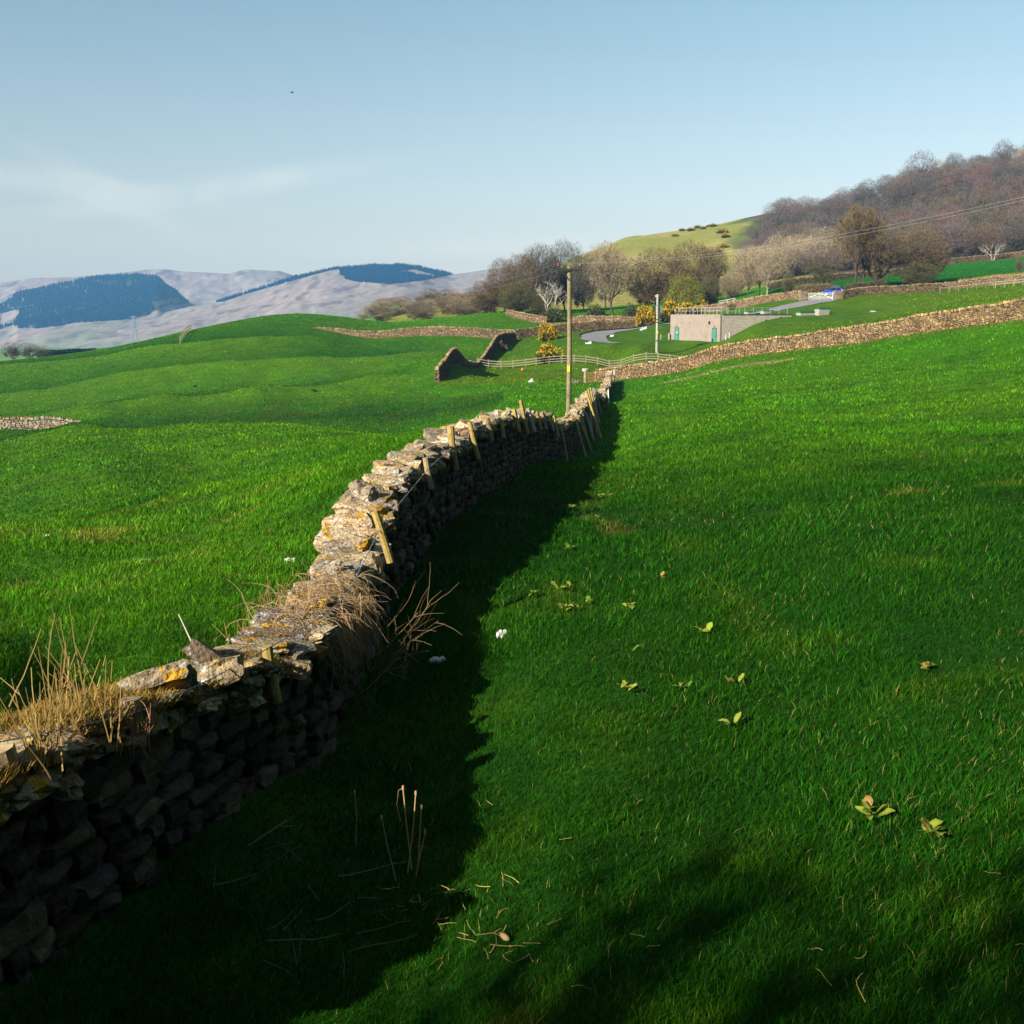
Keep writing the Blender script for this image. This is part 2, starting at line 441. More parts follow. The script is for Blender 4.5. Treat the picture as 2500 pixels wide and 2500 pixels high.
def ground_colour(x, y):
    x, y = np.asarray(x, float), np.asarray(y, float)
    lush = np.array([.0115, .066, .0018])
    c = np.broadcast_to(lush, x.shape + (3,)).copy()
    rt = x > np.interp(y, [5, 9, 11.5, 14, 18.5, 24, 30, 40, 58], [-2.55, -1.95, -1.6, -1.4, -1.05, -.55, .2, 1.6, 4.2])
    open_ = np.clip((y + 1 - 20 * rt) / np.where(rt, 24, 15), 0, 1)[..., None]      # darker sward low down; brighter towards the open field
    c = c * (1 - open_) + np.array([.046, .170, .0030]) * open_
    n1, n2 = fbm(x / 7, y / 9, 0, 21, 3), fbm(x / 35, y / 35, 0, 22, 3)
    n2 = n2 + .25 * np.clip((y - 14) / 30, -.8, 1)      # less of the lighter green at the low end of the field
    def mixin(mask, col):
        nonlocal c
        m = np.clip(mask, 0, 1)[..., None]
        c = c * (1 - m) + np.asarray(col) * m
    mixin(np.clip(.30 + n1 * .9 + n2 * .5, 0, 1) * .65 * (.35 + .65 * open_[..., 0]), [.072, .172, .0035])
    tus = fbm(x / .8, y / .8, 0, 27, 3)
    mixin((y < 70) * np.clip(tus * 2.2 - .1, 0, 1) * .45, [.007, .056, .002])
    mixin((y < 70) * np.clip(-tus * 2.2 - .35, 0, 1) * .35, [.055, .120, .004])
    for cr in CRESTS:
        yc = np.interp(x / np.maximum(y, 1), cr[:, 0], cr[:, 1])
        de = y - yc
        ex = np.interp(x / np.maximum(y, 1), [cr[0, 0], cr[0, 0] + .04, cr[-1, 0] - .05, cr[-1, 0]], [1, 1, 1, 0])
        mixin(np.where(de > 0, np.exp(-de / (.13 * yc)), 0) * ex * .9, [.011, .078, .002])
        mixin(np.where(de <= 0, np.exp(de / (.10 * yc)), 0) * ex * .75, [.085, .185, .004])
    rows = vnoise((x * .93 + y * .37) / 2.2, (y * .93 - x * .37) / 40, 0, 25)       # faint mowing rows across the left field
    mixin((x < 0) * (y > 28) * (y < 190) * np.clip(rows, 0, 1) * .3, [.020, .085, .007])
    en = in_poly(x, y, ENCL)
    mixin(en * (.8 + .2 * n1), [.095, .158, .004])
    mixin(en * np.clip(n2 * 2 - .1 + n1 * .8, 0, 1) * .6, [.04, .13, .004])
    # straw strip along the foot of the right wall and the worn track beside it
    dw = dist_line(x, y, RWALL)
    mixin(np.clip(1.3 - dw / 1.1 + n1 * .6, 0, 1) * (y > 40), [.22, .17, .045])
    mixin(np.clip((4.5 - dw) / 3, 0, 1) * (y > 40) * .7, [.075, .145, .012])
    mixin(np.clip(1.2 - dist_line(x, y, TRACK) / 1.3 + n1 * .5, 0, 1) * .8, [.26, .22, .09])
    # worn dry patches in the near fields
    pt = fbm(x / 1.6, y / 1.6, 0, 31, 4)
    mixin(np.clip((pt - .56) * 6, 0, 1) * (y < 60) * .4, [.16, .15, .03])
    mixin(np.clip((fbm(x / 5, y / 3, 0, 33, 4) - .30) * 5, 0, 1) * (x < -3) * (y < 60) * .4, [.10, .15, .015])
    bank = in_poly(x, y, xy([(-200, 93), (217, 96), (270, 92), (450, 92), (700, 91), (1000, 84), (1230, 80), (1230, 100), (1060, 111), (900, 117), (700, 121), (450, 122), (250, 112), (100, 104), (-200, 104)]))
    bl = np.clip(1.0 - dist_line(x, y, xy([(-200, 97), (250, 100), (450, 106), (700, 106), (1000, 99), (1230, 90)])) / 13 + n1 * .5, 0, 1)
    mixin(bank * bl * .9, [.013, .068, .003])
    mixin(bank * np.clip(fbm(x / 2, y / 5, 0, 37, 3) * 3 - .3, 0, 1) * .3, [.07, .085, .012])
    for (u, v, rx, ry) in ((258, 1300, .35, .3), (325, 1298, .2, .2), (560, 1268, .5, .2), (235, 1318, .3, .15), (50, 1434, .22, .08)):
        h = hit(u, v)
        mixin(.7 * np.clip(1.2 - np.hypot((x - h[0]) / rx / 1.3, (y - h[1]) / ry / 3) + pt * 1.2, 0, 1) * .55, [.26, .18, .04])
    # rough verge beyond the far walls
    bank = in_poly(x, y, xy([(1235, 236), (1330, 229), (1480, 227), (1565, 220), (1720, 222), (1960, 196), (2036, 198), (2300, 205), (2520, 200), (2520, 208), (2200, 219), (2060, 222), (1950, 222), (1870, 240), (1560, 240), (1240, 250)]))
    mixin(bank * (.55 + .5 * n1), [.27, .20, .075])
    hill = np.clip((y - 310) / 30, 0, 1) * (x > -40)
    hx = np.clip((x - (y - 340) * .16 - 76) / 14 + fbm(x / 18, y / 25, 0, 46, 2) * 1.2, 0, 1)
    mixin(hill * (1 - hx), [.19, .185, .035])
    mixin(hill * (1 - hx) * np.clip(fbm(x / 30, y / 60, 0, 41, 3) * 3, 0, 1) * .7, [.27, .22, .07])
    mixin(hill * hx, [.085, .062, .042])
    field2 = in_poly(x, y, xy([(1860, 265), (2040, 275), (2330, 342), (2600, 350), (2900, 330), (2900, 205), (2340, 208), (2060, 224), (1900, 236)]))
    mixin(field2, [.014, .110, .004])
    scrub = (y > 370) * (x < 10) * (x > -70)
    mixin(scrub, [.17, .14, .06])
    val = np.clip((y - 330) / 60, 0, 1) * (x < -40)
    mixin(val, [.10, .19, .06])
    mixin(val * np.clip(fbm(x / 120, y / 160, 0, 44, 3) * 3, 0, 1), [.20, .22, .10])
    return np.clip(c, 0, 1)


def build_ground(mats):
    nt, nr = ZG.shape
    V = np.stack([_xg, _yg, ZG], -1).reshape(-1, 3)
    i, j = np.meshgrid(np.arange(nt - 1), np.arange(nr - 1), indexing='ij')
    F = np.stack([i * nr + j, i * nr + j + 1, (i + 1) * nr + j + 1, (i + 1) * nr + j], -1).reshape(-1, 4)
    F = F[:, ::-1]
    mb = MB()
    gap_shade = .66 + .34 * np.clip((_yg - 230) / 80, 0, 1)[..., None]      # ground darkened to paint shade between the blades of the near pastures
    mb.add(V, F, (ground_colour(_xg, _yg) * gap_shade).reshape(-1, 3))
    # close the middle
    c = len(V)
    ring = np.arange(nt) * nr
    mb.add(np.vstack([V[ring], [[0, 0, -1.95]]]), np.stack([np.full(nt - 1, nt), np.arange(nt - 1) + 1, np.arange(nt - 1)], 1), [.03, .11, .01])
    o = mb.build('ground', mats, smooth=True)
    return tag(o, 'rolling bright green pasture ground', None, None, 'structure')


def grass_field(name, n, dmin, dmax, amax, _unused, mats, seed, hgt, keepout):
    g = np.random.default_rng(seed)
    th = g.uniform(-amax, amax, n)
    r = np.exp(g.uniform(math.log(dmin), math.log(dmax), n))
    x, y = r * np.sin(th), r * np.cos(th)
    ok = keepout(x, y)
    x, y, r = x[ok], y[ok], r[ok]
    n = len(x)
    z = gz(x, y)
    cl = fbm(x / .55, y / .55, 0, 51, 2)
    cl2 = fbm(x / 2.5, y / 2.5, 0, 52, 2)
    h = hgt * g.uniform(.5, 1.4, n) * (1 + .5 * cl + .4 * cl2) * np.clip(.8 + r / 40, .8, 1.5)
    w = np.maximum(.0034, .00068 * r) * g.uniform(.7, 1.3, n)
    az = g.uniform(0, 2 * math.pi, n)
    fx, fy = np.cos(az), np.sin(az)
    lean = g.uniform(.15, .95, n) * h
    la = g.uniform(0, 2 * math.pi, n)
    lx, ly = np.cos(la) * lean + .12 * h, np.sin(la) * lean
    B = np.stack([x, y, z - .01], -1)
    side = np.stack([fx * w, fy * w, np.zeros(n)], -1) * .5
    M = B + np.stack([lx * .35, ly * .35, h * .6], -1)
    T = B + np.stack([lx, ly, h], -1)
    V = np.stack([B - side, B + side, M + side * .85, M - side * .85, T], 1)
    k = np.arange(n)[:, None] * 5
    mb = MB()
    c = ground_colour(x, y) * np.where(g.random((n, 1)) < .12, g.uniform(1.5, 2.4, (n, 1)), g.uniform(.45, 1.2, (n, 1)))
    c[:, 0] *= g.uniform(.7, 1.5, n)
    c *= np.clip(1 + .45 * cl2 + .3 * cl, .45, 1.6)[:, None]
    dry = (g.random(n) < np.clip(.016 + .09 * (fbm(x / 1.3, y / 1.3, 0, 57, 3) - .12), .004, .07)) & (r < 9 * g.uniform(.5, 4, n))
    c[dry] = np.array([.26, .215, .06]) * g.uniform(.6, 1.2, (dry.sum(), 1))
    C = np.repeat(c[:, None], 5, 1)
    mb.add(V.reshape(-1, 3), np.concatenate([k + np.array([[0, 1, 2]]), k + np.array([[0, 2, 3]]), k + np.array([[3, 2, 4]])]), C.reshape(-1, 3))
    return mb.build(name, mats, smooth=False)


# ------------------------------------------------------------------ dry-stone walls
STONE_TINTS = np.array([[.27, .205, .13], [.21, .175, .135], [.31, .23, .13], [.17, .13, .09], [.27, .225, .165], [.25, .17, .095], [.34, .265, .17]])


def stone(mb, c, half, T, tilt, jit, tmpl, col, g, rough=0.0):
    V = tmpl[0].copy()
    pw = 9.0 if len(V) > 30 else 4.0
    nrm = (np.abs(V) ** pw).sum(1) ** (1 / pw)
    V = V / nrm[:, None]
    V = V + g.normal(0, jit, V.shape)
    if rough:
        k = g.uniform(0, 50)
        V = V * (1 + rough * fbm(V[:, 0] * 1.9 + k, V[:, 1] * 1.9 + 2 * k, V[:, 2] * 1.9 + k, 9, 3))[:, None]
    V = V * np.asarray(half)
    rx, ry, rz = tilt
    cx_, sx_, cy_, sy_, cz_, sz_ = math.cos(rx), math.sin(rx), math.cos(ry), math.sin(ry), math.cos(rz), math.sin(rz)
    Rm = np.array([[cz_, -sz_, 0], [sz_, cz_, 0], [0, 0, 1]]) @ np.array([[cy_, 0, sy_], [0, 1, 0], [-sy_, 0, cy_]]) @ np.array([[1, 0, 0], [0, cx_, -sx_], [0, sx_, cx_]])
    V = V @ Rm.T
    A = np.array([T[0], T[1], T[2]]); A = A / np.linalg.norm(A)
    Bv = np.array([-T[1], T[0], 0]); Bv = Bv / np.linalg.norm(Bv)
    U = np.cross(A, Bv)
    mb.add(np.asarray(c) + V[:, :1] * A + V[:, 1:2] * Bv + V[:, 2:] * U, tmpl[1], col)


def wall_path(pts, step=0.25):
    pts = np.asarray(pts, float)
    seg = np.concatenate([[0], np.cumsum(np.linalg.norm(np.diff(pts[:, :2], axis=0), axis=1))])
    s = np.arange(0, seg[-1], step)
    return s, np.stack([np.interp(s, seg, pts[:, k]) for k in range(pts.shape[1])], 1), seg[-1]


def dry_stone_wall(label, pts, h, wb, wt, sl, sh, mats, seed, group='dry stone field walls', caps='rough', top=None, near=None, name='dry_stone_wall', tone=1.0):
    """pts: (x,y) list; h: height, or top = list of crest heights along pts; near(s)-> detail level"""
    g = np.random.default_rng(seed)
    pts = np.asarray(pts, float)
    if top is not None:
        pts = np.concatenate([pts[:, :2], np.asarray(top, float)[:, None]], 1)
    elif not np.isscalar(h):
        pts = np.concatenate([pts[:, :2], np.asarray(h, float)[:, None]], 1)
    S, Q, Ltot = wall_path(pts)
    X, Y = Q[:, 0], Q[:, 1]
    Tn = np.gradient(Q[:, :2], axis=0); Tn /= np.linalg.norm(Tn, axis=1)[:, None]
    for _ in range(3):
        Tn[1:-1] = (Tn[:-2] + Tn[1:-1] + Tn[2:]); Tn /= np.linalg.norm(Tn, axis=1)[:, None]
    Nn = np.stack([-Tn[:, 1], Tn[:, 0]], 1)
    zl, zr = gz(X + Nn[:, 0] * wb / 2, Y + Nn[:, 1] * wb / 2), gz(X - Nn[:, 0] * wb / 2, Y - Nn[:, 1] * wb / 2)
    zf = np.minimum(zl, zr)
    if top is not None:
        zt = Q[:, 2] + .05 * vnoise(S / 1.7, S * 0, 0, seed)
    else:
        sm = np.convolve(np.pad(gz(X, Y), 6, mode='edge'), np.ones(13) / 13, mode='valid')
        zt = sm + (h if np.isscalar(h) else Q[:, 2]) + .09 * vnoise(S / 3.0, S * 0, 0, seed) + .05 * vnoise(S / .9, S * 0, 0, seed + 1)
    def at(s):
        k = np.interp(s, S, np.arange(len(S)))
        i = int(min(k, len(S) - 2)); f = k - i
        lp = lambda a: a[i] * (1 - f) + a[i + 1] * f
        return lp(X), lp(Y), lp(zf), lp(zt), lp(Tn), lp(Nn)
    x0, y0, f0, t0, _, _ = at(0)
    root = empty(name, (x0, y0, f0), label, 'wall', group)
    mb, cb = MB(), MB()
    # rubble heart so that no light passes between the stones
    ki = np.arange(len(S))
    hw0, hw1 = wb / 2 - .10, wt / 2 - .08
    capz = zt - sh * .9
    ring = np.stack([np.stack([X + Nn[:, 0] * a, Y + Nn[:, 1] * a, z_], 1) for a, z_ in ((hw0, zf - .3), (hw1, capz), (-hw1, capz), (-hw0, zf - .3))], 1)
    i, j = np.meshgrid(ki[:-1], np.arange(4), indexing='ij')
    F = np.stack([i * 4 + j, i * 4 + (j + 1) % 4, (i + 1) * 4 + (j + 1) % 4, (i + 1) * 4 + j], -1).reshape(-1, 4)
    mb.add(ring.reshape(-1, 3), F, [.10, .085, .07])
    mb.add(ring[0], [[0, 1, 2, 3]], [.16, .13, .1]); mb.add(ring[-1], [[3, 2, 1, 0]], [.16, .13, .1])
    hmax = float((zt - zf).max())
    for side in (1, -1):
        for k in range(int(hmax / sh) + 2):
            s = -g.uniform(0, sl)
            while s < Ltot:
                ln = sl * g.uniform(.55, 1.6)
                x, y, f, t, Td, Nd = at(min(max(s + ln / 2, 0), Ltot))
                lod = near(y) if near else 0
                hh = sh * g.uniform(.85, 1.15)
                zz = f - .12 + (k + .5) * sh + .02 * math.sin(s * 3 + k)
                if zz + sh / 2 < t - sh * .5:
                    fr = (zz - f) / max(t - f, .2)
                    off = side * ((wb / 2) * (1 - fr) + (wt / 2) * fr - .13 + g.normal(0, .018))
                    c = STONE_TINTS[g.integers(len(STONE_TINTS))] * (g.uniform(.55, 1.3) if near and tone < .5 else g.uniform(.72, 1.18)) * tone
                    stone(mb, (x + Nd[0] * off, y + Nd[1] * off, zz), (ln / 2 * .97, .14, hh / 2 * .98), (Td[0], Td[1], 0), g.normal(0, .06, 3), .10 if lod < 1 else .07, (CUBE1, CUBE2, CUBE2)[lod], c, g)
                s += ln
    # coping
    s = 0.0
    while s < Ltot:
        x, y, f, t, Td, Nd = at(s)
        lod = near(y) if near else 0
        sl_ = (np.interp(s + .3, S, zt) - np.interp(s - .3, S, zt)) / .6
        c = STONE_TINTS[g.integers(len(STONE_TINTS))] * g.uniform(.85, 1.3)
        tm = (CUBE1, CUBE2, CUBE4)[lod]
        rg = (0, .08, .20)[lod]
        if caps == 'slab':
            ln = g.uniform(.22, .5)
            low_ = y < 10.2      # the collapsed, mossy end
            if low_: c = c * .72; ln *= .8
            for q in range(2):
                th = g.uniform(.05, .105) * (.75 if low_ else 1)
                wd = (wt / 2 + .06) * g.uniform(.62, 1.08)
                off = g.normal(0, .07)
                stone(cb, (x + Nd[0] * off, y + Nd[1] * off, t - .10 + q * .10 + g.normal(0, .02)), (ln / 2 * g.uniform(.9, 1.3), wd, th), (Td[0], Td[1], sl_), (g.normal(0, .14), g.normal(0, .12), g.normal(0, .3)), (.10, .07, .035)[lod], tm, c * g.uniform(.8, 1.2), g, rg)
            if g.random() < (.22 if low_ else .5):
                off = g.uniform(-.2, .2)
                stone(cb, (x + Nd[0] * off, y + Nd[1] * off, t + .06), (g.uniform(.1, .2), g.uniform(.12, .26), g.uniform(.05, .1)), (Td[0], Td[1], sl_), g.normal(0, .35, 3), (.12, .08, .05)[lod], tm, c * g.uniform(.8, 1.3), g, rg)
            s += ln * .72
        else:
            ln = sl * g.uniform(.35, .8)
            ht = g.uniform(.75, 1.35) * sh
            stone(cb, (x, y, t - sh * .35 + ht * .4), (ln / 2, wt / 2 * g.uniform(.85, 1.15), ht * .75), (Td[0], Td[1], sl_ * .5), (g.normal(0, .1), g.normal(0, .25), g.normal(0, .2)), .12, tm, c, g, rg)
            s += ln * .95
    keep(mb.build('stonework', mats[0]), root)
    keep(cb.build('coping', mats[1]), root)
    return root


# ------------------------------------------------------------------ trees and shrubs
ORD = ['first', 'second', 'third', 'fourth', 'fifth', 'sixth', 'seventh', 'eighth', 'ninth', 'tenth', 'eleventh', 'twelfth', 'thirteenth', 'fourteenth', 'fifteenth', 'sixteenth', 'seventeenth', 'eighteenth', 'nineteenth', 'twentieth'] + \
      ['twenty-' + w for w in ('first', 'second', 'third', 'fourth', 'fifth', 'sixth', 'seventh', 'eighth', 'ninth')] + ['thirtieth'] + ['thirty-' + w for w in ('first', 'second', 'third', 'fourth', 'fifth', 'sixth', 'seventh', 'eighth', 'ninth')] + ['fortieth'] + ['forty-' + w for w in ('first', 'second', 'third', 'fourth', 'fifth', 'sixth', 'seventh', 'eighth', 'ninth')]


def _unit(v):
    return v / (np.linalg.norm(v) + 1e-9)


def tree_meshes(seed, width=.85, fork=.22, limbs=7, nsl=26, sw=.0034, slen=.07, lvl=3, upright=.25, low=.12, twigcol=(1, 1, 1), thick=.022, sub=6, stems=1, shell=0):
    """a bare broad-leaved tree one unit tall: limbs (tubes) and a crown of fine twigs inside a domed outline"""
    g = np.random.default_rng(seed)
    tb, cb = MB(), MB()
    cen, rad = np.array([0, 0, .5 + low * .5]), np.array([width / 2, width / 2, .5 - low * .5])
    starts, dirs, lens = [], [], []
    def edge(p, d):
        a, b = (p - cen) / rad, d / rad
        A, B, C = b @ b, 2 * a @ b, a @ a - 1
        D = B * B - 4 * A * C
        if D < 0: return .02
        return max((-B + math.sqrt(D)) / (2 * A), .015)
    def grow(p, d, L, r, k):
        n = 5 if k < 2 else 4
        L = min(L, edge(p, d) * g.uniform(.72, .92))
        pts, q = [p], d
        for i in range(n):
            q = _unit(q + g.normal(0, .13 + .05 * k, 3) + np.array([0, 0, .07 * upright * 4 / (1 + k)]))
            pts.append(pts[-1] + q * L / n)
        pts = np.array(pts)
        tube(tb, pts, (r, r * (.45 if k < lvl else .3)), (7, 5, 4, 3, 3)[min(k, 4)], np.array([1, 1, 1]) * g.uniform(.8, 1.2), cap=False)
        if k == lvl:
            m = nsl
            t = g.uniform(.0, 1, m) * n
            i = np.minimum(t.astype(int), n - 1); f = (t - i)[:, None]
            st = pts[i] * (1 - f) + pts[i + 1] * f
            dd = q[None] * .8 + g.normal(0, .75, (m, 3)) + np.array([0, 0, .35]) + .5 * (st - cen) / rad / 2
            dd /= np.linalg.norm(dd, axis=1)[:, None]
            starts.append(st); dirs.append(dd); lens.append(slen * g.uniform(.5, 1.3, m))
            return
        nc = sub if k > 0 else limbs
        az0 = g.uniform(0, 6.28)
        for c in range(nc):
            t = (.30 + .7 * (c + g.uniform(0, .9)) / nc) if k > 0 else (.55 + .45 * (c + .5) / nc)
            i = min(int(t * n), n - 1); f = t * n - i
            bp = pts[i] * (1 - f) + pts[min(i + 1, n)] * f
            dloc = _unit(pts[min(i + 1, n)] - pts[i])
            az = az0 + c * 2.4 + g.normal(0, .25)
            A = _unit(np.cross(dloc, [.3, .5, .81])); B = np.cross(dloc, A)
            ang = R(g.uniform(28, 62) if k > 0 else g.uniform(22, 66))
            cd = _unit(dloc * math.cos(ang) + (A * math.cos(az) + B * math.sin(az)) * math.sin(ang) + np.array([0, 0, .10 * upright]))
            grow(bp, cd, L * (.62 if k else 2.2) * g.uniform(.8, 1.15), r * (.42 if k else .5) * (1.1 - .3 * t), k + 1)
        if k == 0:
            grow(pts[-1], _unit(q + g.normal(0, .15, 3)), L * 2.0, r * .55, 1)
    for s_ in range(stems):
        o = np.array([g.uniform(-.05, .05), g.uniform(-.05, .05), 0]) if stems > 1 else np.zeros(3)
        d0 = _unit(np.array([o[0] * 5, o[1] * 5, 1.0]))
        grow(o + np.array([0, 0, -.01]), d0, fork, thick * (1 if stems == 1 else .7), 0)
    if shell:
        m = shell
        q = g.normal(0, 1, (m, 3)); q /= np.linalg.norm(q, axis=1)[:, None]
        lumpy = 1 + .34 * fbm(q[:, 0] * 2.2 + seed, q[:, 1] * 2.2, q[:, 2] * 2.2, seed, 3)
        rr_ = g.uniform(.25, 1, m) ** .42 * .97 * lumpy
        st_ = cen + q * rad * rr_[:, None] * np.array([1, 1, .97])
        dd_ = q * np.array([1, 1, .8]) * .7 + np.array([0, 0, .45]) + g.normal(0, .45, (m, 3))
        dd_ /= np.linalg.norm(dd_, axis=1)[:, None]
        ok_ = st_[:, 2] > low
        starts.append(st_[ok_] - dd_[ok_] * slen * .6); dirs.append(dd_[ok_]); lens.append(slen * g.uniform(.5, 1.2, int(ok_.sum())))
    st, dd, ln = np.concatenate(starts), np.concatenate(dirs), np.concatenate(lens)
    n = len(st)
    en = st + dd * ln[:, None]
    a = np.cross(dd, g.normal(0, 1, (n, 3))); a /= np.linalg.norm(a, axis=1)[:, None] + 1e-9
    w = sw * g.uniform(.6, 1.4, n)[:, None]
    V = np.stack([st - a * w, st + a * w, en], 1).reshape(-1, 3)
    c = np.repeat(np.asarray(twigcol) * g.uniform(.65, 1.35, (n, 1)), 3, 0)
    cb.add(V, np.arange(n * 3).reshape(-1, 3), c)
    return tb, cb


def tree_thing(name, meshes, mats, loc, size, label, cat='tree', group=None, rz=0.0):
    e = empty(name, loc, label, cat, group, rz)
    e.scale = size
    meshes[0].build('trunk', mats[0], e, smooth=True)
    meshes[1].build('crown', mats[1], e)
    return e


def leaf_cloud(seed, n, cols, weights, leaf=.05, lumps=14, flat=1.0, inner=.25, top=None, dome=False):
    """points of foliage spread through a lumpy mound of unit radius and unit height; returns one builder per colour"""
    g = np.random.default_rng(seed)
    out = [MB() for _ in cols]
    lc = g.normal(0, 1, (lumps, 3)); lc /= np.linalg.norm(lc, axis=1)[:, None]
    lc[:, 2] = np.abs(lc[:, 2]) * g.uniform(.3, 1, lumps)
    lc *= np.array([.68, .68, .62]) * g.uniform(.6, 1.05, (lumps, 1))
    lr = g.uniform(.22, .42, lumps)
    li = g.integers(0, lumps, n)
    d = g.normal(0, 1, (n, 3)); d /= np.linalg.norm(d, axis=1)[:, None]
    rr = np.where(g.random(n) < inner, g.uniform(.2, 1, n), g.uniform(.82, 1.08, n))
    p = lc[li] + d * (lr[li] * rr)[:, None]
    if dome:
        dn = d.copy(); dn[:, 2] = np.abs(dn[:, 2])
        p = dn * (rr * (1 + .28 * fbm(dn[:, 0] * 3.2, dn[:, 1] * 3.2, dn[:, 2] * 3.2, seed, 3)))[:, None]
    p[:, 2] = np.abs(p[:, 2] + .04)
    a = g.normal(0, 1, (n, 3)); a /= np.linalg.norm(a, axis=1)[:, None]
    b = np.cross(a, g.normal(0, 1, (n, 3))); b /= np.linalg.norm(b, axis=1)[:, None]
    s = leaf * g.uniform(.6, 1.5, n)[:, None]
    V = np.stack([p - a * s, p + b * s * .6, p + a * s, p - b * s * .6], 1)
    if top is None:
        pick = g.choice(len(cols), n, p=weights)
    else:   # the second colour sits on the outside and the upper part of the mound
        outer = (rr > .8) * (p[:, 2] + .35 * fbm(p[:, 0] * 3, p[:, 1] * 3, p[:, 2] * 3, seed, 2) > top)
        pick = np.where(outer & (g.random(n) < .74), 1, 0)
    V = V / np.array([np.percentile(np.hypot(p[:, 0], p[:, 1]), 97)] * 2 + [np.percentile(p[:, 2], 99)])
    for k in range(len(cols)):
        m = pick == k
        if m.sum() == 0: continue
        q = V[m].reshape(-1, 3)
        out[k].add(q, np.arange(len(q)).reshape(-1, 4), np.repeat(np.asarray(cols[k]) * g.uniform(.7, 1.3, (m.sum(), 1)), 4, 0))
    return out


# ------------------------------------------------------------------ small plants
def blade(mb, p, d, L, w, col, bend, g, seg=4, droop=0.0):
    """a thin flat stem: p start, d direction"""
    pts = [np.asarray(p, float)]
    q = _unit(np.asarray(d, float))
    for i in range(seg):
        q = _unit(q + g.normal(0, bend, 3) + np.array([0, 0, -droop]))
        pts.append(pts[-1] + q * L / seg)
    tube(mb, pts, (w, w * .45), 3, np.asarray(col) * g.uniform(.75, 1.25), cap=False)
    return np.array(pts)


def branchy(mb, p, d, L, r, col, g, depth=2, bend=.12, kids=4, droop=0.0, ang=(20, 50)):
    pts = blade(mb, p, d, L, r, col, bend, g, 6, droop)
    if depth > 0:
        for k in range(kids):
            t = g.uniform(.3, .95) * 6
            i = min(int(t), 5)
            b = pts[i] * (1 - (t - i)) + pts[i + 1] * (t - i)
            dl = _unit(pts[i + 1] - pts[i])
            s = _unit(np.cross(dl, g.normal(0, 1, 3)))
            a = R(g.uniform(*ang))
            branchy(mb, b, dl * math.cos(a) + s * math.sin(a), L * g.uniform(.3, .55), r * .6, col, g, depth - 1, bend, max(kids - 1, 2), droop, ang)


def ovate_leaf(mb, p, az, L, W, rise, col, g):
    n = 7
    t = np.linspace(0, 1, n)
    prof = np.sin(np.pi * np.clip(t * .92 + .04, 0, 1)) ** .75 * (1.15 - .45 * t)
    zz = L * (np.sin(rise) * t - .35 * t ** 2 * g.uniform(.4, 1.3))
    rr = L * t * math.cos(rise) * .95
    c, s = math.cos(az), math.sin(az)
    M = np.stack([p[0] + rr * c, p[1] + rr * s, p[2] + zz], 1)
    side = np.array([-s, c, 0])
    roll = g.uniform(-.5, .5)
    wv = (W / 2 * prof)[:, None]
    lift = np.array([0, 0, 1.0]) * (.28 * W)
    wav = g.normal(0, W * .05, (n, 1)) * np.array([[0, 0, 1]])
    A = M + wv * (side * math.cos(roll) + np.array([0, 0, math.sin(roll)])) + lift * prof[:, None] * .5 + wav
    B = M - wv * (side * math.cos(roll) + np.array([0, 0, math.sin(roll)])) + lift * prof[:, None] * .5 - wav
    V = np.concatenate([A, M, B])
    i = np.arange(n - 1)[:, None]
    F = np.concatenate([i + np.array([[0, 1, n + 1, n]]), i + np.array([[n, n + 1, 2 * n + 1, 2 * n]])])
    cc = np.tile(np.asarray(col), (3 * n, 1)) * g.uniform(.85, 1.15)
    cc[n:2 * n] *= 1.25
    mb.add(V, F, cc)


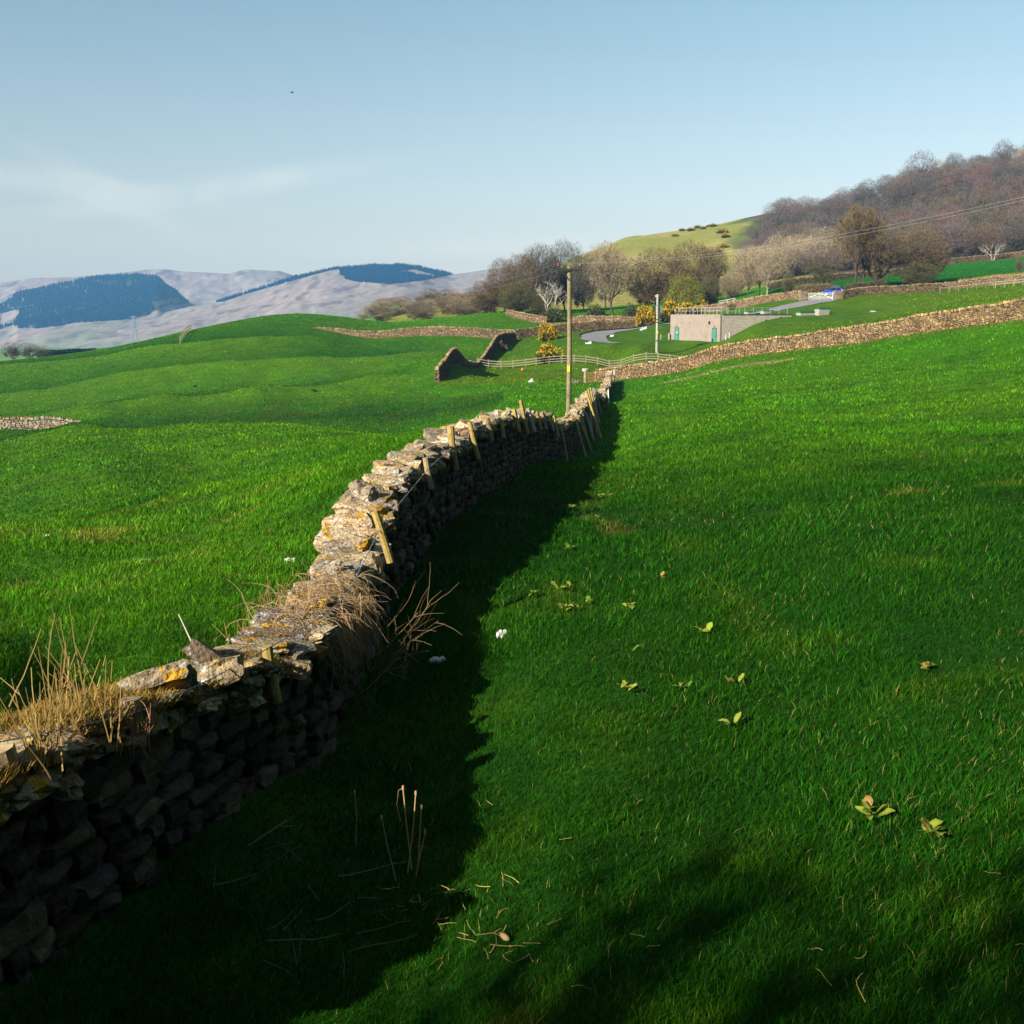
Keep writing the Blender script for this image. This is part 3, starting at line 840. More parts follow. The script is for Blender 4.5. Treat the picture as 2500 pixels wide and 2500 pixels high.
# ------------------------------------------------------------------ far fells
def fell(name, ridge, d_ridge, d_foot, v_foot, mats, colour, seed, rough=10.0, back=1.1, label=''):
    us = np.arange(-900, 3000, 6.0)
    ru, rv = zip(*ridge)
    vr = np.interp(us, ru, rv)
    ws = np.concatenate([np.linspace(-.25, 1, 90), np.linspace(1.01, back, 6)])
    U, Wv = np.meshgrid(us, ws, indexing='ij')
    Vf = v_foot + np.zeros_like(us)
    W1 = np.minimum(Wv, 1)
    vv = Vf[:, None] * (1 - W1) + vr[:, None] * W1
    d = d_foot + (d_ridge - d_foot) * Wv
    s, t = ray(U, vv)
    z = t * d
    zr = (ray(us, vr)[1] * d_ridge)[:, None]
    z = np.where(Wv > 1, zr - (Wv - 1) * (d_ridge - d_foot) * .6, z)
    x = s * d
    k = np.clip(1 - Wv, 0, 1) * np.clip(Wv * 4 + .2, 0, 1)
    gul = np.abs(fbm(x / 260 + d / 900, d / 420, 0, seed, 4))
    z = z + rough * (-2.2 * (.35 - gul) * k * 2 + .8 * fbm(x / 70, d / 70, 0, seed + 3, 4) * np.clip(k * 3, .12, 1))
    mb = MB()
    nu, nw = U.shape
    i, j = np.meshgrid(np.arange(nu - 1), np.arange(nw - 1), indexing='ij')
    F = np.stack([i * nw + j, (i + 1) * nw + j, (i + 1) * nw + j + 1, i * nw + j + 1], -1).reshape(-1, 4)
    c = colour(x, d, z, Wv)
    mb.add(np.stack([x, d, z], -1).reshape(-1, 3), F, c.reshape(-1, 3))
    o = mb.build(name, mats, smooth=True)
    tag(o, label, None, None, 'structure')
    def surf(u, v):
        """point of this fell that shows in photo column u, row v"""
        vrr = np.interp(u, ru, rv)
        w = np.clip((v - v_foot) / (vrr - v_foot), 0, 1)
        fi, fj = np.clip((np.asarray(u) - us[0]) / 6.0, 0, nu - 2), np.interp(w, ws, np.arange(nw))
        a, b = fi.astype(int), np.minimum(fj.astype(int), nw - 2)
        fa, fb = fi - a, fj - b
        lp = lambda q: q[a, b] * (1 - fa) * (1 - fb) + q[a + 1, b] * fa * (1 - fb) + q[a, b + 1] * (1 - fa) * fb + q[a + 1, b + 1] * fa * fb
        return np.stack([lp(x), lp(d), lp(z)], -1)
    return o, surf


def fell_colour(seed, heather=.5, green=.0):
    def f(x, d, z, w):
        c = np.broadcast_to(np.array([.24, .19, .17]), x.shape + (3,)).copy()
        n = fbm(x / 160, d / 300, 0, seed, 4)
        n2 = fbm(x / 26 + d / 200, d / 60, 0, seed + 7, 5)
        n3 = fbm(x / 9, d / 25, 0, seed + 9, 3)
        m = np.clip(n * 3 + heather, 0, 1)[..., None] * .45
        c = c * (1 - m) + np.array([.165, .155, .13]) * m
        c = c * (1 + .35 * n3 + .25 * n2)[..., None]
        m = np.clip(n2 * 5 - 1.1, 0, 1)[..., None] * .75
        c = c * (1 - m) + np.array([.08, .06, .07]) * m
        g = np.clip(1.25 - w * 2.6 + n * .9, 0, 1)[..., None] * min(green * 1.5, .9)
        return c * (1 - g) + np.array([.115, .18, .085]) * g
    return f


def plantation(name, label, poly, surf, n, mats, seed, hgt=15.0, holes=(), pale=()):
    g = np.random.default_rng(seed)
    pu, pv = np.array([p[0] for p in poly]), np.array([p[1] for p in poly])
    u = g.uniform(pu.min(), pu.max(), n * 3); v = g.uniform(pv.min(), pv.max(), n * 3)
    ok = in_poly(u, v, poly)
    for h in holes:
        ok &= ~in_poly(u, v, h)
    u, v = u[ok][:n], v[ok][:n]
    p = surf(u, v)
    n = len(u)
    h = hgt * g.uniform(.7, 1.25, n) * (1 + .25 * fbm(u / 25, v / 25, 0, seed, 2))
    r = h * g.uniform(.26, .36, n)
    th = np.arange(5) * 2 * math.pi / 5
    rot = g.uniform(0, 6.28, n)
    ring = np.stack([p[:, None, 0] + r[:, None] * np.cos(th + rot[:, None]), p[:, None, 1] + r[:, None] * np.sin(th + rot[:, None]), np.repeat(p[:, 2:3] - 2, 5, 1)], -1)
    tip = (p + np.stack([g.normal(0, .4, n), g.normal(0, .4, n), h], -1))[:, None]
    V = np.concatenate([ring, tip], 1)
    k = np.arange(n)[:, None] * 6
    F = np.concatenate([k + np.array([[a, (a + 1) % 5, 5]]) for a in range(5)])
    c = np.array([.002, .027, .064]) * g.uniform(.7, 1.3, (n, 1))  # blue of the distant haze mixed into the tree colour itself
    for (pp, cc) in pale:
        m = in_poly(u, v, pp)
        c[m] = np.array(cc) * g.uniform(.7, 1.3, (m.sum(), 1))
    mb = MB()
    mb.add(V.reshape(-1, 3), F, np.repeat(c[:, None], 6, 1).reshape(-1, 3))
    return tag(mb.build(name, mats), label, 'forest', None, 'stuff')


F1_RIDGE = [(-900, 735), (-300, 705), (0, 691), (81, 679), (130, 679), (240, 672), (348, 660), (397, 657), (447, 663), (559, 669), (590, 660), (608, 658), (640, 660), (683, 662), (714, 672), (760, 700), (900, 760), (3000, 800)]
F2_RIDGE = [(-900, 815), (-200, 772), (0, 744), (33, 727), (40, 715), (91, 704), (134, 694), (180, 687), (217, 678), (264, 673), (337, 671), (384, 674), (402, 690), (428, 708), (449, 727), (464, 739), (520, 764), (600, 800), (800, 860), (3000, 880)]
F3_RIDGE = [(-900, 862), (0, 850), (120, 830), (254, 802), (400, 764), (464, 748), (525, 739), (600, 715), (720, 677), (796, 660), (832, 655), (926, 648), (984, 647), (1027, 653), (1071, 664), (1107, 670), (1198, 657), (1216, 655), (1300, 640), (1500, 640), (1800, 650), (3000, 650)]

FOREST_L = [(-200, 800), (-200, 775), (0, 745), (33, 727), (33, 716), (91, 705), (134, 694), (180, 687), (217, 678), (264, 673), (337, 671), (384, 674), (402, 690), (428, 708), (449, 727), (464, 738), (435, 745), (391, 750), (380, 759), (326, 772), (254, 783), (181, 784), (138, 792), (94, 796), (43, 796), (33, 790), (0, 801)]
FOREST_L_GAP = [(0, 766), (47, 752), (46, 768), (33, 785), (20, 792), (0, 792)]
FOREST_R = [(525, 738), (600, 715), (720, 677), (796, 660), (832, 655), (926, 648), (984, 647), (1027, 653), (1071, 664), (1105, 670), (1074, 675), (1017, 687), (948, 695), (875, 689), (843, 681), (841, 673), (832, 672), (828, 657), (803, 661), (690, 692), (600, 718), (545, 737)]
FOREST_R_GAP = [(973, 662), (1010, 657), (1050, 668), (1074, 672), (1060, 676), (1020, 672)]


def build_far(M):
    o1, s1 = fell('far_fell', F1_RIDGE, 3450, 2900, 800, M['fell'], fell_colour(61, .2), 71, 16, label='pale far fell with a craggy crest')
    o2, s2 = fell('forested_fell', F2_RIDGE, 2900, 1800, 872, M['fell'], fell_colour(62, .5, .5), 72, 6, label='fell with a large plantation on its slope')
    o3, s3 = fell('pale_fell', F3_RIDGE, 2450, 1350, 872, M['fell'], fell_colour(63, .3, .6), 73, 7, label='long pale grassy fell spur')
    plantation('conifer_forest', 'large dark blue conifer plantation covering the fell at the left edge', FOREST_L, s2, 17000, M['conifer'], 81, 6.5, (FOREST_L_GAP,),
               [([(380, 759), (391, 750), (435, 745), (464, 738), (450, 725), (410, 738), (370, 740)], (.06, .07, .05)), ([(308, 690), (318, 683), (325, 700), (312, 706)], (.07, .08, .06))])
    plantation('conifer_forest', 'conifer plantation with a long tail crowning the rounded middle fell', FOREST_R, s3, 11000, M['conifer'], 82, 6, (FOREST_R_GAP,))
    return s1, s2, s3


# ------------------------------------------------------------------ light, sky, air, camera
SUN_EL, SUN_PHI = R(27), R(42)
SUN_DIR = np.array([-math.cos(SUN_EL) * math.cos(SUN_PHI), -math.cos(SUN_EL) * math.sin(SUN_PHI), math.sin(SUN_EL)])


def build_light(sun_strength=4.0, sky=.07, exposure=0.3, haze=2.4e-4):
    w = bpy.data.worlds.new('World'); scene.world = w
    w.use_nodes = True
    N, L = w.node_tree.nodes, w.node_tree.links
    bg = N['Background']
    st = N.new('ShaderNodeTexSky'); st.sky_type = 'NISHITA'; st.sun_disc = False
    st.sun_elevation = SUN_EL
    st.sun_rotation = math.atan2(SUN_DIR[0], SUN_DIR[1])
    st.altitude = 200; st.air_density = 1.0; st.dust_density = 0.8; st.ozone_density = 2.0
    # thin wisps of cirrus low in the north-west
    tc = N.new('ShaderNodeTexCoord')
    nz = N.new('ShaderNodeTexNoise'); nz.inputs['Scale'].default_value = 9.0; nz.inputs['Detail'].default_value = 6; nz.inputs['Distortion'].default_value = .8
    L.new(tc.outputs['Generated'], nz.inputs['Vector'])
    mr = N.new('ShaderNodeMapRange'); mr.inputs[1].default_value = .25; mr.inputs[2].default_value = .75; mr.inputs[4].default_value = .42
    L.new(nz.outputs[0], mr.inputs[0])
    tot = None
    for (u, v, rx, rz, tilt) in ((90, 440, .15, .011, -6), (300, 490, .07, .012, -28), (520, 462, .16, .011, 10), (1250, 600, .16, .010, 2)):
        s, t = ray(u, v); dv = np.array([s, 1, t]); dv /= np.linalg.norm(dv)
        mp = N.new('ShaderNodeMapping'); mp.vector_type = 'TEXTURE'
        mp.inputs['Location'].default_value = tuple(dv)
        mp.inputs['Rotation'].default_value = (0, -R(tilt), -math.atan2(s, 1))
        mp.inputs['Scale'].default_value = (rx, 1, rz)
        L.new(tc.outputs['Generated'], mp.inputs[0])
        le = N.new('ShaderNodeVectorMath'); le.operation = 'LENGTH'; L.new(mp.outputs[0], le.inputs[0])
        m2 = N.new('ShaderNodeMapRange'); m2.interpolation_type = 'SMOOTHSTEP'; m2.inputs[1].default_value = 0.0; m2.inputs[2].default_value = 1.5; m2.inputs[3].default_value = 1; m2.inputs[4].default_value = 0
        L.new(le.outputs['Value'], m2.inputs[0])
        if tot is None: tot = m2.outputs[0]
        else:
            ad = N.new('ShaderNodeMath'); ad.operation = 'ADD'; ad.use_clamp = True; L.new(tot, ad.inputs[0]); L.new(m2.outputs[0], ad.inputs[1]); tot = ad.outputs[0]
    mu = N.new('ShaderNodeMath'); mu.operation = 'MULTIPLY'; L.new(mr.outputs[0], mu.inputs[0]); L.new(tot, mu.inputs[1])
    mx = N.new('ShaderNodeMix'); mx.data_type = 'RGBA'; mx.inputs[7].default_value = (7.5, 7.6, 7.6, 1)
    L.new(mu.outputs[0], mx.inputs[0]); L.new(st.outputs[0], mx.inputs[6]); hs = N.new('ShaderNodeHueSaturation'); hs.inputs['Saturation'].default_value = .68; L.new(mx.outputs[2], hs.inputs['Color'])
    tn = N.new('ShaderNodeMix'); tn.data_type = 'RGBA'; tn.blend_type = 'MULTIPLY'; tn.inputs[0].default_value = 1; sp = N.new('ShaderNodeSeparateXYZ'); L.new(tc.outputs['Generated'], sp.inputs[0])
    mz = N.new('ShaderNodeMapRange'); mz.inputs[1].default_value = .02; mz.inputs[2].default_value = .27; L.new(sp.outputs[2], mz.inputs[0])
    gr = N.new('ShaderNodeMix'); gr.data_type = 'RGBA'; gr.inputs[6].default_value = (1.22, 1.04, .91, 1); gr.inputs[7].default_value = (.83, 1.07, 1.03, 1)
    L.new(mz.outputs[0], gr.inputs[0]); L.new(gr.outputs[2], tn.inputs[7])
    L.new(hs.outputs[0], tn.inputs[6]); L.new(tn.outputs[2], bg.inputs[0])
    bg.inputs[1].default_value = sky
    sd = bpy.data.lights.new('sun', 'SUN'); sd.energy = sun_strength; sd.angle = R(.5); sd.color = (1, .93, .80)
    so = bpy.data.objects.new('sun', sd); COL.objects.link(so)
    so.rotation_euler = Vector(tuple(SUN_DIR)).to_track_quat('Z', 'Y').to_euler()
    cd = bpy.data.cameras.new('camera'); co = bpy.data.objects.new('camera', cd); COL.objects.link(co)
    cd.sensor_fit = 'HORIZONTAL'; cd.angle = 2 * math.atan(1250.0 / FPX)
    cd.clip_start = .1; cd.clip_end = 40000
    co.location = (0, 0, 0); co.rotation_euler = (math.pi / 2 - PITCH, 0, 0)
    scene.camera = co
    vs = scene.view_settings
    vs.view_transform = 'Standard'; vs.look = 'None'; vs.exposure = exposure; vs.gamma = 1; vs.use_curve_mapping = False
    cy = scene.cycles
    cy.use_denoising = True
    cy.max_bounces = 6; cy.diffuse_bounces = 2; cy.glossy_bounces = 2; cy.transmission_bounces = 4; cy.volume_bounces = 0; cy.transparent_max_bounces = 8
    cy.sample_clamp_indirect = 4
    if haze > 0:
        m = bpy.data.materials.new('haze'); m.use_nodes = True
        n, l = m.node_tree.nodes, m.node_tree.links
        n.remove(n['Principled BSDF'])
        pv = n.new('ShaderNodeVolumePrincipled')
        pv.inputs['Color'].default_value = (.22, .56, 1.0, 1); pv.inputs['Density'].default_value = haze; pv.inputs['Anisotropy'].default_value = 0.0
        l.new(pv.outputs[0], n['Material Output'].inputs['Volume'])
        mb = MB()
        zlo = float(ZG.min()) - 30
        V = CUBE1[0].copy()
        V = np.array([0, 100, (zlo + 175) / 2]) + V * np.array([3750, 3700, (175 - zlo) / 2])
        mb.add(V, CUBE1[1])
        tag(mb.build('haze', m), 'thin blue haze filling the valley air', None, None, 'stuff')
SHADE = [(-13.0, -10.3, 8.8, 9.5, 'bare tree behind the viewpoint, its shade on the bottom of the field')]
SKY_BLOCKERS = [(-2, -8, 12, 7), (3, -8, 13, 7), (9, -6, 13, 7), (14, -2, 13, 7), (17, 4, 13, 7), (20, 10, 13, 7), (24, 16, 14, 8), (29, 22, 14, 8), (34, 28, 14, 8), (39, 34, 14, 8)]  # trees added out of view to block sky light
GRASS_N = 1050000
LIGHT = dict(sun_strength=5.0, sky=.062, exposure=1.1, haze=1.3e-4)
# ================================================================== the place
M = {}
M['ground'] = mat('pasture', (1, 1, 1), .95, True, (2.2, .28), (.35, .2), bump=(9, .6, .06), spec=.08)
M['blade'] = mat('grass_blade', (1, 1, 1), .55, True, None, None, trans=.30, spec=.06)
M['fell'] = mat('fell_grass', (1, 1, 1), .95, True, (.05, .12), None, spec=.05)
M['conifer'] = mat('conifer', (1, 1, 1), .9, True, None, None, spec=.05)
M['stone'] = mat('field_stone', (1, 1, 1), .9, True, (14, .35), (3, .2), bump=(38, .7, .02), spec=.1)
M['cope'] = mat('coping_stone', (1.12, 1.1, 1.05), .9, True, (22, .5), (5, .3), bump=(36, 1.0, .035), spec=.06, alt=[((.38, .365, .34), 13, .60, .65), ((.38, .21, .025), 5.5, .58, .64), ((.05, .042, .036), 16, .62, .67)])
M['brownstone'] = mat('brown_stone', (1.0, .86, .66), .9, True, (5, .45), (.9, .25), bump=(38, .7, .02), spec=.05)
M['farstone'] = mat('distant_stone', (.80, .70, .60), .95, True, (3, .3), (.6, .2), spec=.05)
M['stake'] = mat('weathered_stake', (1, 1, 1), .85, True, (25, .25), (6, .25), bump=(60, .4, .01), spec=.15)
M['wire'] = mat('wire_steel', (.22, .23, .26), .45, False, (20, .3), spec=.5, metal=.6)
M['straw'] = mat('straw', (1, 1, 1), .8, True, None, None, trans=.15, spec=.15)
M['twig'] = mat('twig', (1, 1, 1), .9, True, None, None, spec=.05)
M['bark'] = mat('bark', (.075, .062, .047), .95, True, (3, .3), None, spec=.05)
M['bark_pale'] = mat('dead_bark', (.36, .315, .27), .9, True, (2, .2), None, spec=.1)
M['leaf'] = mat('leaf', (1, 1, 1), .6, True, None, None, trans=.3, spec=.2)
M['petal'] = mat('petal', (1, 1, 1), .7, True, None, None, trans=.3, spec=.1)
M['render'] = mat('cream_render', (.25, .20, .165), .9, False, (1.2, .07), (9, .05), bump=(60, .2, .01), spec=.1, alt=((.19, .15, .12), .9, .55, .75))
M['door'] = mat('teal_paint', (.045, .185, .14), .5, False, (4, .1), spec=.4)
M['lid'] = mat('dark_teal', (.018, .10, .075), .7, False, (4, .1), spec=.1)
M['dark'] = mat('dark_metal', (.02, .02, .022), .6, False, (5, .2), spec=.3)
M['white'] = mat('white_paint', (.56, .55, .52), .5, False, (6, .08), spec=.4)
M['rail'] = mat('galvanised', (.45, .48, .50), .4, False, (6, .1), spec=.5, metal=.2)
M['concrete'] = mat('concrete', (.30, .265, .22), .9, False, (3, .15), spec=.1)
M['road'] = mat('tarmac', (.19, .18, .185), .85, False, (1.0, .12), (8, .1), spec=.15)
M['kerb'] = mat('dark_edging', (.05, .05, .045), .9, False, (3, .3), spec=.1)
M['rubble'] = mat('white_boulder', (.58, .575, .57), .9, False, (4, .15), bump=(9, .5, .05), spec=.1)
M['rust'] = mat('rusty_iron', (.26, .13, .06), .9, False, (8, .35), spec=.1)
M['timber'] = mat('pale_timber', (.24, .205, .135), .85, True, (8, .25), spec=.1)
M['poleW'] = mat('pole_wood', (.205, .16, .09), .85, False, (9, .3), (1.1, .25), bump=(40, .4, .01), spec=.1)
M['poleG'] = mat('pole_grey', (.30, .28, .235), .85, False, (5, .25), (1, .15), spec=.1)
M['yellow'] = mat('yellow_plate', (.75, .52, .02), .5, False, None, spec=.3)
M['maroon'] = mat('maroon_glaze', (.10, .012, .012), .25, False, None, spec=.5)
M['blue'] = mat('car_paint', (.012, .05, .34), .6, False, None, spec=.12)
M['glass'] = mat('car_glass', (.010, .013, .018), .7, False, None, spec=.05)
M['tank'] = mat('tank_paint', (.20, .25, .32), .6, False, (3, .15), spec=.3)
M['black'] = mat('black_feather', (.012, .012, .014), .6, False, None, spec=.2)
M['orange'] = mat('orange_plastic', (.62, .14, .03), .6, False, (6, .2), spec=.2)
M['wool'] = mat('wool', (.72, .70, .66), .95, False, (9, .15), spec=.05)


def block_material():
    m = bpy.data.materials.new('split_block'); m.use_nodes = True
    N, L = m.node_tree.nodes, m.node_tree.links
    b = N['Principled BSDF']; b.inputs['Roughness'].default_value = .95; b.inputs['Specular IOR Level'].default_value = .08
    tc = N.new('ShaderNodeTexCoord')
    br = N.new('ShaderNodeTexBrick'); br.inputs['Scale'].default_value = 1.0
    br.inputs['Brick Width'].default_value = .45; br.inputs['Row Height'].default_value = .225; br.inputs['Mortar Size'].default_value = .014
    br.inputs['Color1'].default_value = (.72, .57, .47, 1); br.inputs['Color2'].default_value = (.55, .43, .355, 1); br.inputs['Mortar'].default_value = (.30, .25, .21, 1)
    L.new(tc.outputs['UV'], br.inputs['Vector'])
    nz = N.new('ShaderNodeTexNoise'); nz.inputs['Scale'].default_value = 9; L.new(tc.outputs['Object'], nz.inputs['Vector'])
    mr = N.new('ShaderNodeMapRange'); mr.inputs[3].default_value = .75; mr.inputs[4].default_value = 1.25; L.new(nz.outputs[0], mr.inputs[0])
    mx = N.new('ShaderNodeMix'); mx.data_type = 'RGBA'; mx.blend_type = 'MULTIPLY'; mx.inputs[0].default_value = 1
    L.new(br.outputs[0], mx.inputs[6]); L.new(mr.outputs[0], mx.inputs[7]); L.new(mx.outputs[2], b.inputs['Base Color'])
    bp = N.new('ShaderNodeBump'); bp.inputs['Strength'].default_value = .15; bp.inputs['Distance'].default_value = .02
    L.new(br.outputs[0], bp.inputs['Height']); L.new(bp.outputs[0], b.inputs['Normal'])
    return m


M['block'] = block_material()
build_ground(M['ground'])

# ------------------------------------------------------------------ walls
MW = [(-420,2090,4.2),(-150,1930,4.9),(10,1830,5.5),(200,1755,6.2),(400,1685,7.1),(560,1630,8.0),(700,1575,9.0),(780,1490,10.2),(845,1388,11.5),(880,1312,12.4),(905,1237,13.2),(960,1166,14.6),(1020,1114,16.2),(1100,1069,19),(1190,1031,24),(1268,1013,30),(1320,1022,35),(1360,1039,40),(1400,1021,46),(1432,972,53),(1447,957,58),(1462,972,66),(1470,966,73),(1470,956,80),(1482,936,92),(1488,908,105)]
_mp = [P(*q) for q in MW]
MAIN = [(q[0], q[1]) for q in _mp]
NEARLOD = lambda y: 2 if y < 22 else 1 if y < 60 else 0
main_wall = dry_stone_wall('long dry stone wall winding away from the lower left, its field side in black shade', MAIN, 1.4, .62, .46, .34, .15, (M['stone'], M['cope']), 5, caps='slab', top=[q[2] for q in _mp], near=NEARLOD, tone=.28)  # low tone paints shade into the face stones; the coping keeps full colour
dry_stone_wall('brown dry stone wall climbing the right field edge from the gate to the right', RWALL, 1.27, .7, .45, .30, .14, (M['brownstone'], M['brownstone']), 6, near=lambda y: 0, tone=.78)
dry_stone_wall('pinkish dry stone wall below the smooth green hill, ending at the tarmac bend', xy([(765, 203), (830, 201.5), (900, 200), (1050, 198), (1180, 196), (1262, 196), (1330, 198.5), (1400, 201), (1480, 204), (1560, 206.5)]), (.1, .65, 1.05, 1.5, 1.5, 1.5, 1.5, 1.5, 1.5, 1.5), .7, .45, .42, .2, (M['farstone'], M['farstone']), 7)
dry_stone_wall('grey dry stone wall stepping uphill behind the left end of the rail fence', xy([(1066, 122), (1085, 127), (1112, 137), (1140, 144), (1165, 151), (1185, 163), (1215, 182), (1230, 188), (1258, 194)]), (1.45, 1.6, 1.75, .85, .5, 1.2, 1.95, 1.95, 1.3), .7, .45, .4, .2, (M['farstone'], M['farstone']), 8, tone=.55)  # face stones toned down to paint the shade on this wall's right side
dry_stone_wall('short brown dry stone wall sunk behind the pasture crest at the left edge', xy([(-300, 99), (0, 97), (120, 97), (217, 96)]), (1.35, 1.35, 1.15, .35), .7, .45, .34, .16, (M['stone'], M['stone']), 9)
dry_stone_wall('dry stone wall running right from the white field gate, partly in tree shade', xy([(2050, 194), (2100, 197), (2200, 200), (2300, 202), (2400, 201), (2600, 197)]), 1.3, .7, .45, .4, .2, (M['farstone'], M['farstone']), 10)
dry_stone_wall('dry stone wall dipping left from the white field gate behind the flat roof', xy([(1950, 193), (1900, 197), (1850, 202), (1780, 208), (1720, 214), (1620, 222)]), 1.25, .7, .45, .4, .2, (M['farstone'], M['farstone']), 12)
dry_stone_wall('low dry stone wall crossing the green field under the big bare trees', xy([(1868, 262), (1950, 268), (2040, 276), (2130, 285), (2220, 292)]), 1.4, .7, .5, .5, .25, (M['farstone'], M['farstone']), 13)
dry_stone_wall('dry stone wall along the foot of the wood at the right edge', xy([(2290, 338), (2400, 348), (2560, 356)]), 1.5, .8, .5, .6, .3, (M['farstone'], M['farstone']), 14)
dry_stone_wall('tan dry stone wall under the pale bare tree', xy([(1395, 233), (1440, 232), (1500, 229), (1560, 225)]), 1.3, .8, .5, .45, .22, (M['farstone'], M['farstone']), 15)
dry_stone_wall('short tan dry stone wall below the white dead tree', xy([(1238, 240), (1290, 235), (1335, 232)]), 1.2, .8, .5, .45, .22, (M['farstone'], M['farstone']), 16)
dry_stone_wall('dark valley wall just right of the three bare trees, the nearer of two', xy([(95, 560), (150, 580), (221, 610)]), 2.2, 1.6, 1.2, 1.5, .6, (M['bark'], M['bark']), 17)
dry_stone_wall('dark thin valley wall right of the three bare trees, the farther of two', xy([(112, 800), (170, 830), (234, 870)]), 2.2, 1.6, 1.2, 1.5, .6, (M['bark'], M['bark']), 18)


def main_d(u_target, off=.31):
    """depth at which the right edge of the main wall shows in a photo column"""
    dd = np.linspace(4.6, 58, 1200)
    pth = np.array(MAIN)
    xs = np.interp(dd, pth[:, 1], pth[:, 0]) + off
    uu = 1250 + FPX * (xs / dd) * .985
    return float(np.interp(u_target, np.maximum.accumulate(uu), dd))


# ------------------------------------------------------------------ stakes propped along the shaded side of the wall: (top u, v, a lower point u, v, diameter m, look)
STAKES = [
 (3, 1822, 20, 1900, .12, 'short broken'), (318, 1706, 330, 1800, .125, 'thick short split'), (652, 1578, 672, 1690, .085, 'round yellowish'), (915, 1248, 947, 1350, .085, 'slanting yellowish'), (1039, 1118, 1051, 1180, .085, 'brown'),
 (1100, 1041, 1111, 1128, .115, 'thick upright yellow'), (1146, 1030, 1159, 1083, .085, 'thin yellow'), (1188, 1021, 1195, 1052, .10, 'brown stubby'), (1219, 1023, 1225, 1049, .10, 'yellow stubby'), (1254, 999, 1261, 1030, .12, 'orange-brown'),
 (1271, 977, 1281, 1024, .10, 'tall yellow'), (1289, 997, 1298, 1030, .13, 'thick grey'), (1309, 1004, 1316, 1030, .11, 'yellow-brown'), (1323, 1006, 1329, 1030, .11, 'tan'), (1343, 1025, 1348, 1040, .10, 'grey stubby'), (1351, 1014, 1358, 1045, .10, 'yellow leaning'),
 (1352, 1034, 1356, 1057, .11, 'pale split'), (1368, 1034, 1371, 1050, .09, 'low brown'), (1403, 1019, 1407, 1033, .10, 'low tan'), (1413, 1022, 1418, 1035, .10, 'slim tan'), (1418, 1012, 1422, 1027, .10, 'small tan'), (1430, 1008, 1434, 1022, .11, 'small pale'),
 (1430.5, 954, 1435, 968, .11, 'short yellowish'), (1436, 949, 1440, 970, .12, 'pale yellow'), (1438, 993, 1440, 1013, .14, 'grey-white'), (1441, 946, 1446, 977, .13, 'broad tan'), (1442, 988, 1445, 1006, .12, 'bleached'), (1445, 947, 1449, 966, .11, 'narrow tan'), (1447, 976, 1451, 998, .12, 'long bleached'), (1449.5, 947, 1452, 980, .13, 'long straight pale'), (1453.5, 951, 1457, 966, .11, 'slim leaning'),
]
_g = np.random.default_rng(77)
for k, (u, v, u2, v2, dia, look) in enumerate(STAKES):
    d = main_d(u + (14 if u < 400 else 0))
    t = P(u, v, d)
    t2 = P(u2, v2, d)
    sl_ = (t2[0] - t[0]) / (t[2] - t2[2])
    base_x = t[0] + min(sl_, .55) * 1.5
    zg = float(gz(base_x, d))
    base = np.array([t[0] + min(sl_, .55) * (t[2] - zg + .15), d - .05, zg - .15])
    if k < 17: base = t + (t2 - t) * (1.22 if k < 6 else 1.75)      # these are nailed against the wall face
    mb = MB()
    cc = np.array([.34, .24, .075]) if 'yellow' in look or 'orange' in look else np.array([.36, .33, .28]) if ('grey' in look or 'bleach' in look or 'pale' in look or 'white' in look) else np.array([.30, .22, .12])
    cc = cc * _g.uniform(.85, 1.2)
    mid = (t + base) / 2 + _g.normal(0, .012, 3)
    tube(mb, [base, mid, t + (t - mid) * .001], dia / 2, 9 if d < 25 else 6, cc)
    o = mb.build('fence_stake', M['stake'], smooth=False)
    tag(o, f'{look} wooden stake leaning on the shaded wall face, {ORD[k]} from the left', 'stake', 'wooden stakes propped along the main wall')
for k, (u, v, v2, d, lab) in enumerate(((1485, 951, 975, 74, 'white wooden stake standing in the black shade where the wall bends'), (1499.5, 902, 919, 103, 'thin white stake at the far end of the main wall'))):
    mb = MB(); a, b = P(u, v, d), P(u + 1.5, v2, d)
    b[2] = min(b[2], float(gz(b[0], d)) - .1)
    tube(mb, [a, b], .05, 6, (.62, .60, .56)); tag(mb.build('fence_stake', M['stake']), lab, 'stake', 'wooden stakes propped along the main wall')

# ------------------------------------------------------------------ barbed wire (two twisted strands with barbs) strung along the stakes
WIRE = [(-200, 1850), (0, 1811), (109, 1790), (217, 1766), (308, 1746), (362, 1728), (500, 1665), (600, 1613), (659, 1580), (740, 1533), (802, 1496), (845, 1455), (866, 1416), (900, 1347), (932, 1279), (961, 1246), (1051, 1138), (1135, 1065), (1156, 1045), (1190, 1035), (1218, 1026), (1262, 1010), (1290, 1006), (1324, 1017), (1343, 1029), (1356, 1045)]
wp = np.array([P(u, v, main_d(u + (14 if u < 400 else 4), .38)) for u, v in WIRE])
sg = np.concatenate([[0], np.cumsum(np.linalg.norm(np.diff(wp, axis=0), axis=1))])
ss = np.arange(0, sg[-1], .025)
cl = np.stack([np.interp(ss, sg, wp[:, k]) for k in range(3)], 1)
mb = MB()
for ph in (0, math.pi):
    off = np.stack([np.cos(ss * 70 + ph) * .0035, 0 * ss, np.sin(ss * 70 + ph) * .0035], 1)
    tube(mb, cl + off, .0022 + .00006 * cl[:, 1], 4, (1, 1, 1), cap=False)
g = np.random.default_rng(3)
for k in range(4, len(ss) - 4, 4):
    if cl[k, 1] > 22: break
    for q in range(2):
        dv = _unit(g.normal(0, 1, 3)) * .017
        tube(mb, [cl[k] - dv, cl[k] + dv], .0016, 3, (1, 1, 1), cap=False)
tag(mb.build('barbed_wire', M['wire']), 'twisted barbed wire strung along the top of the main wall', 'wire')

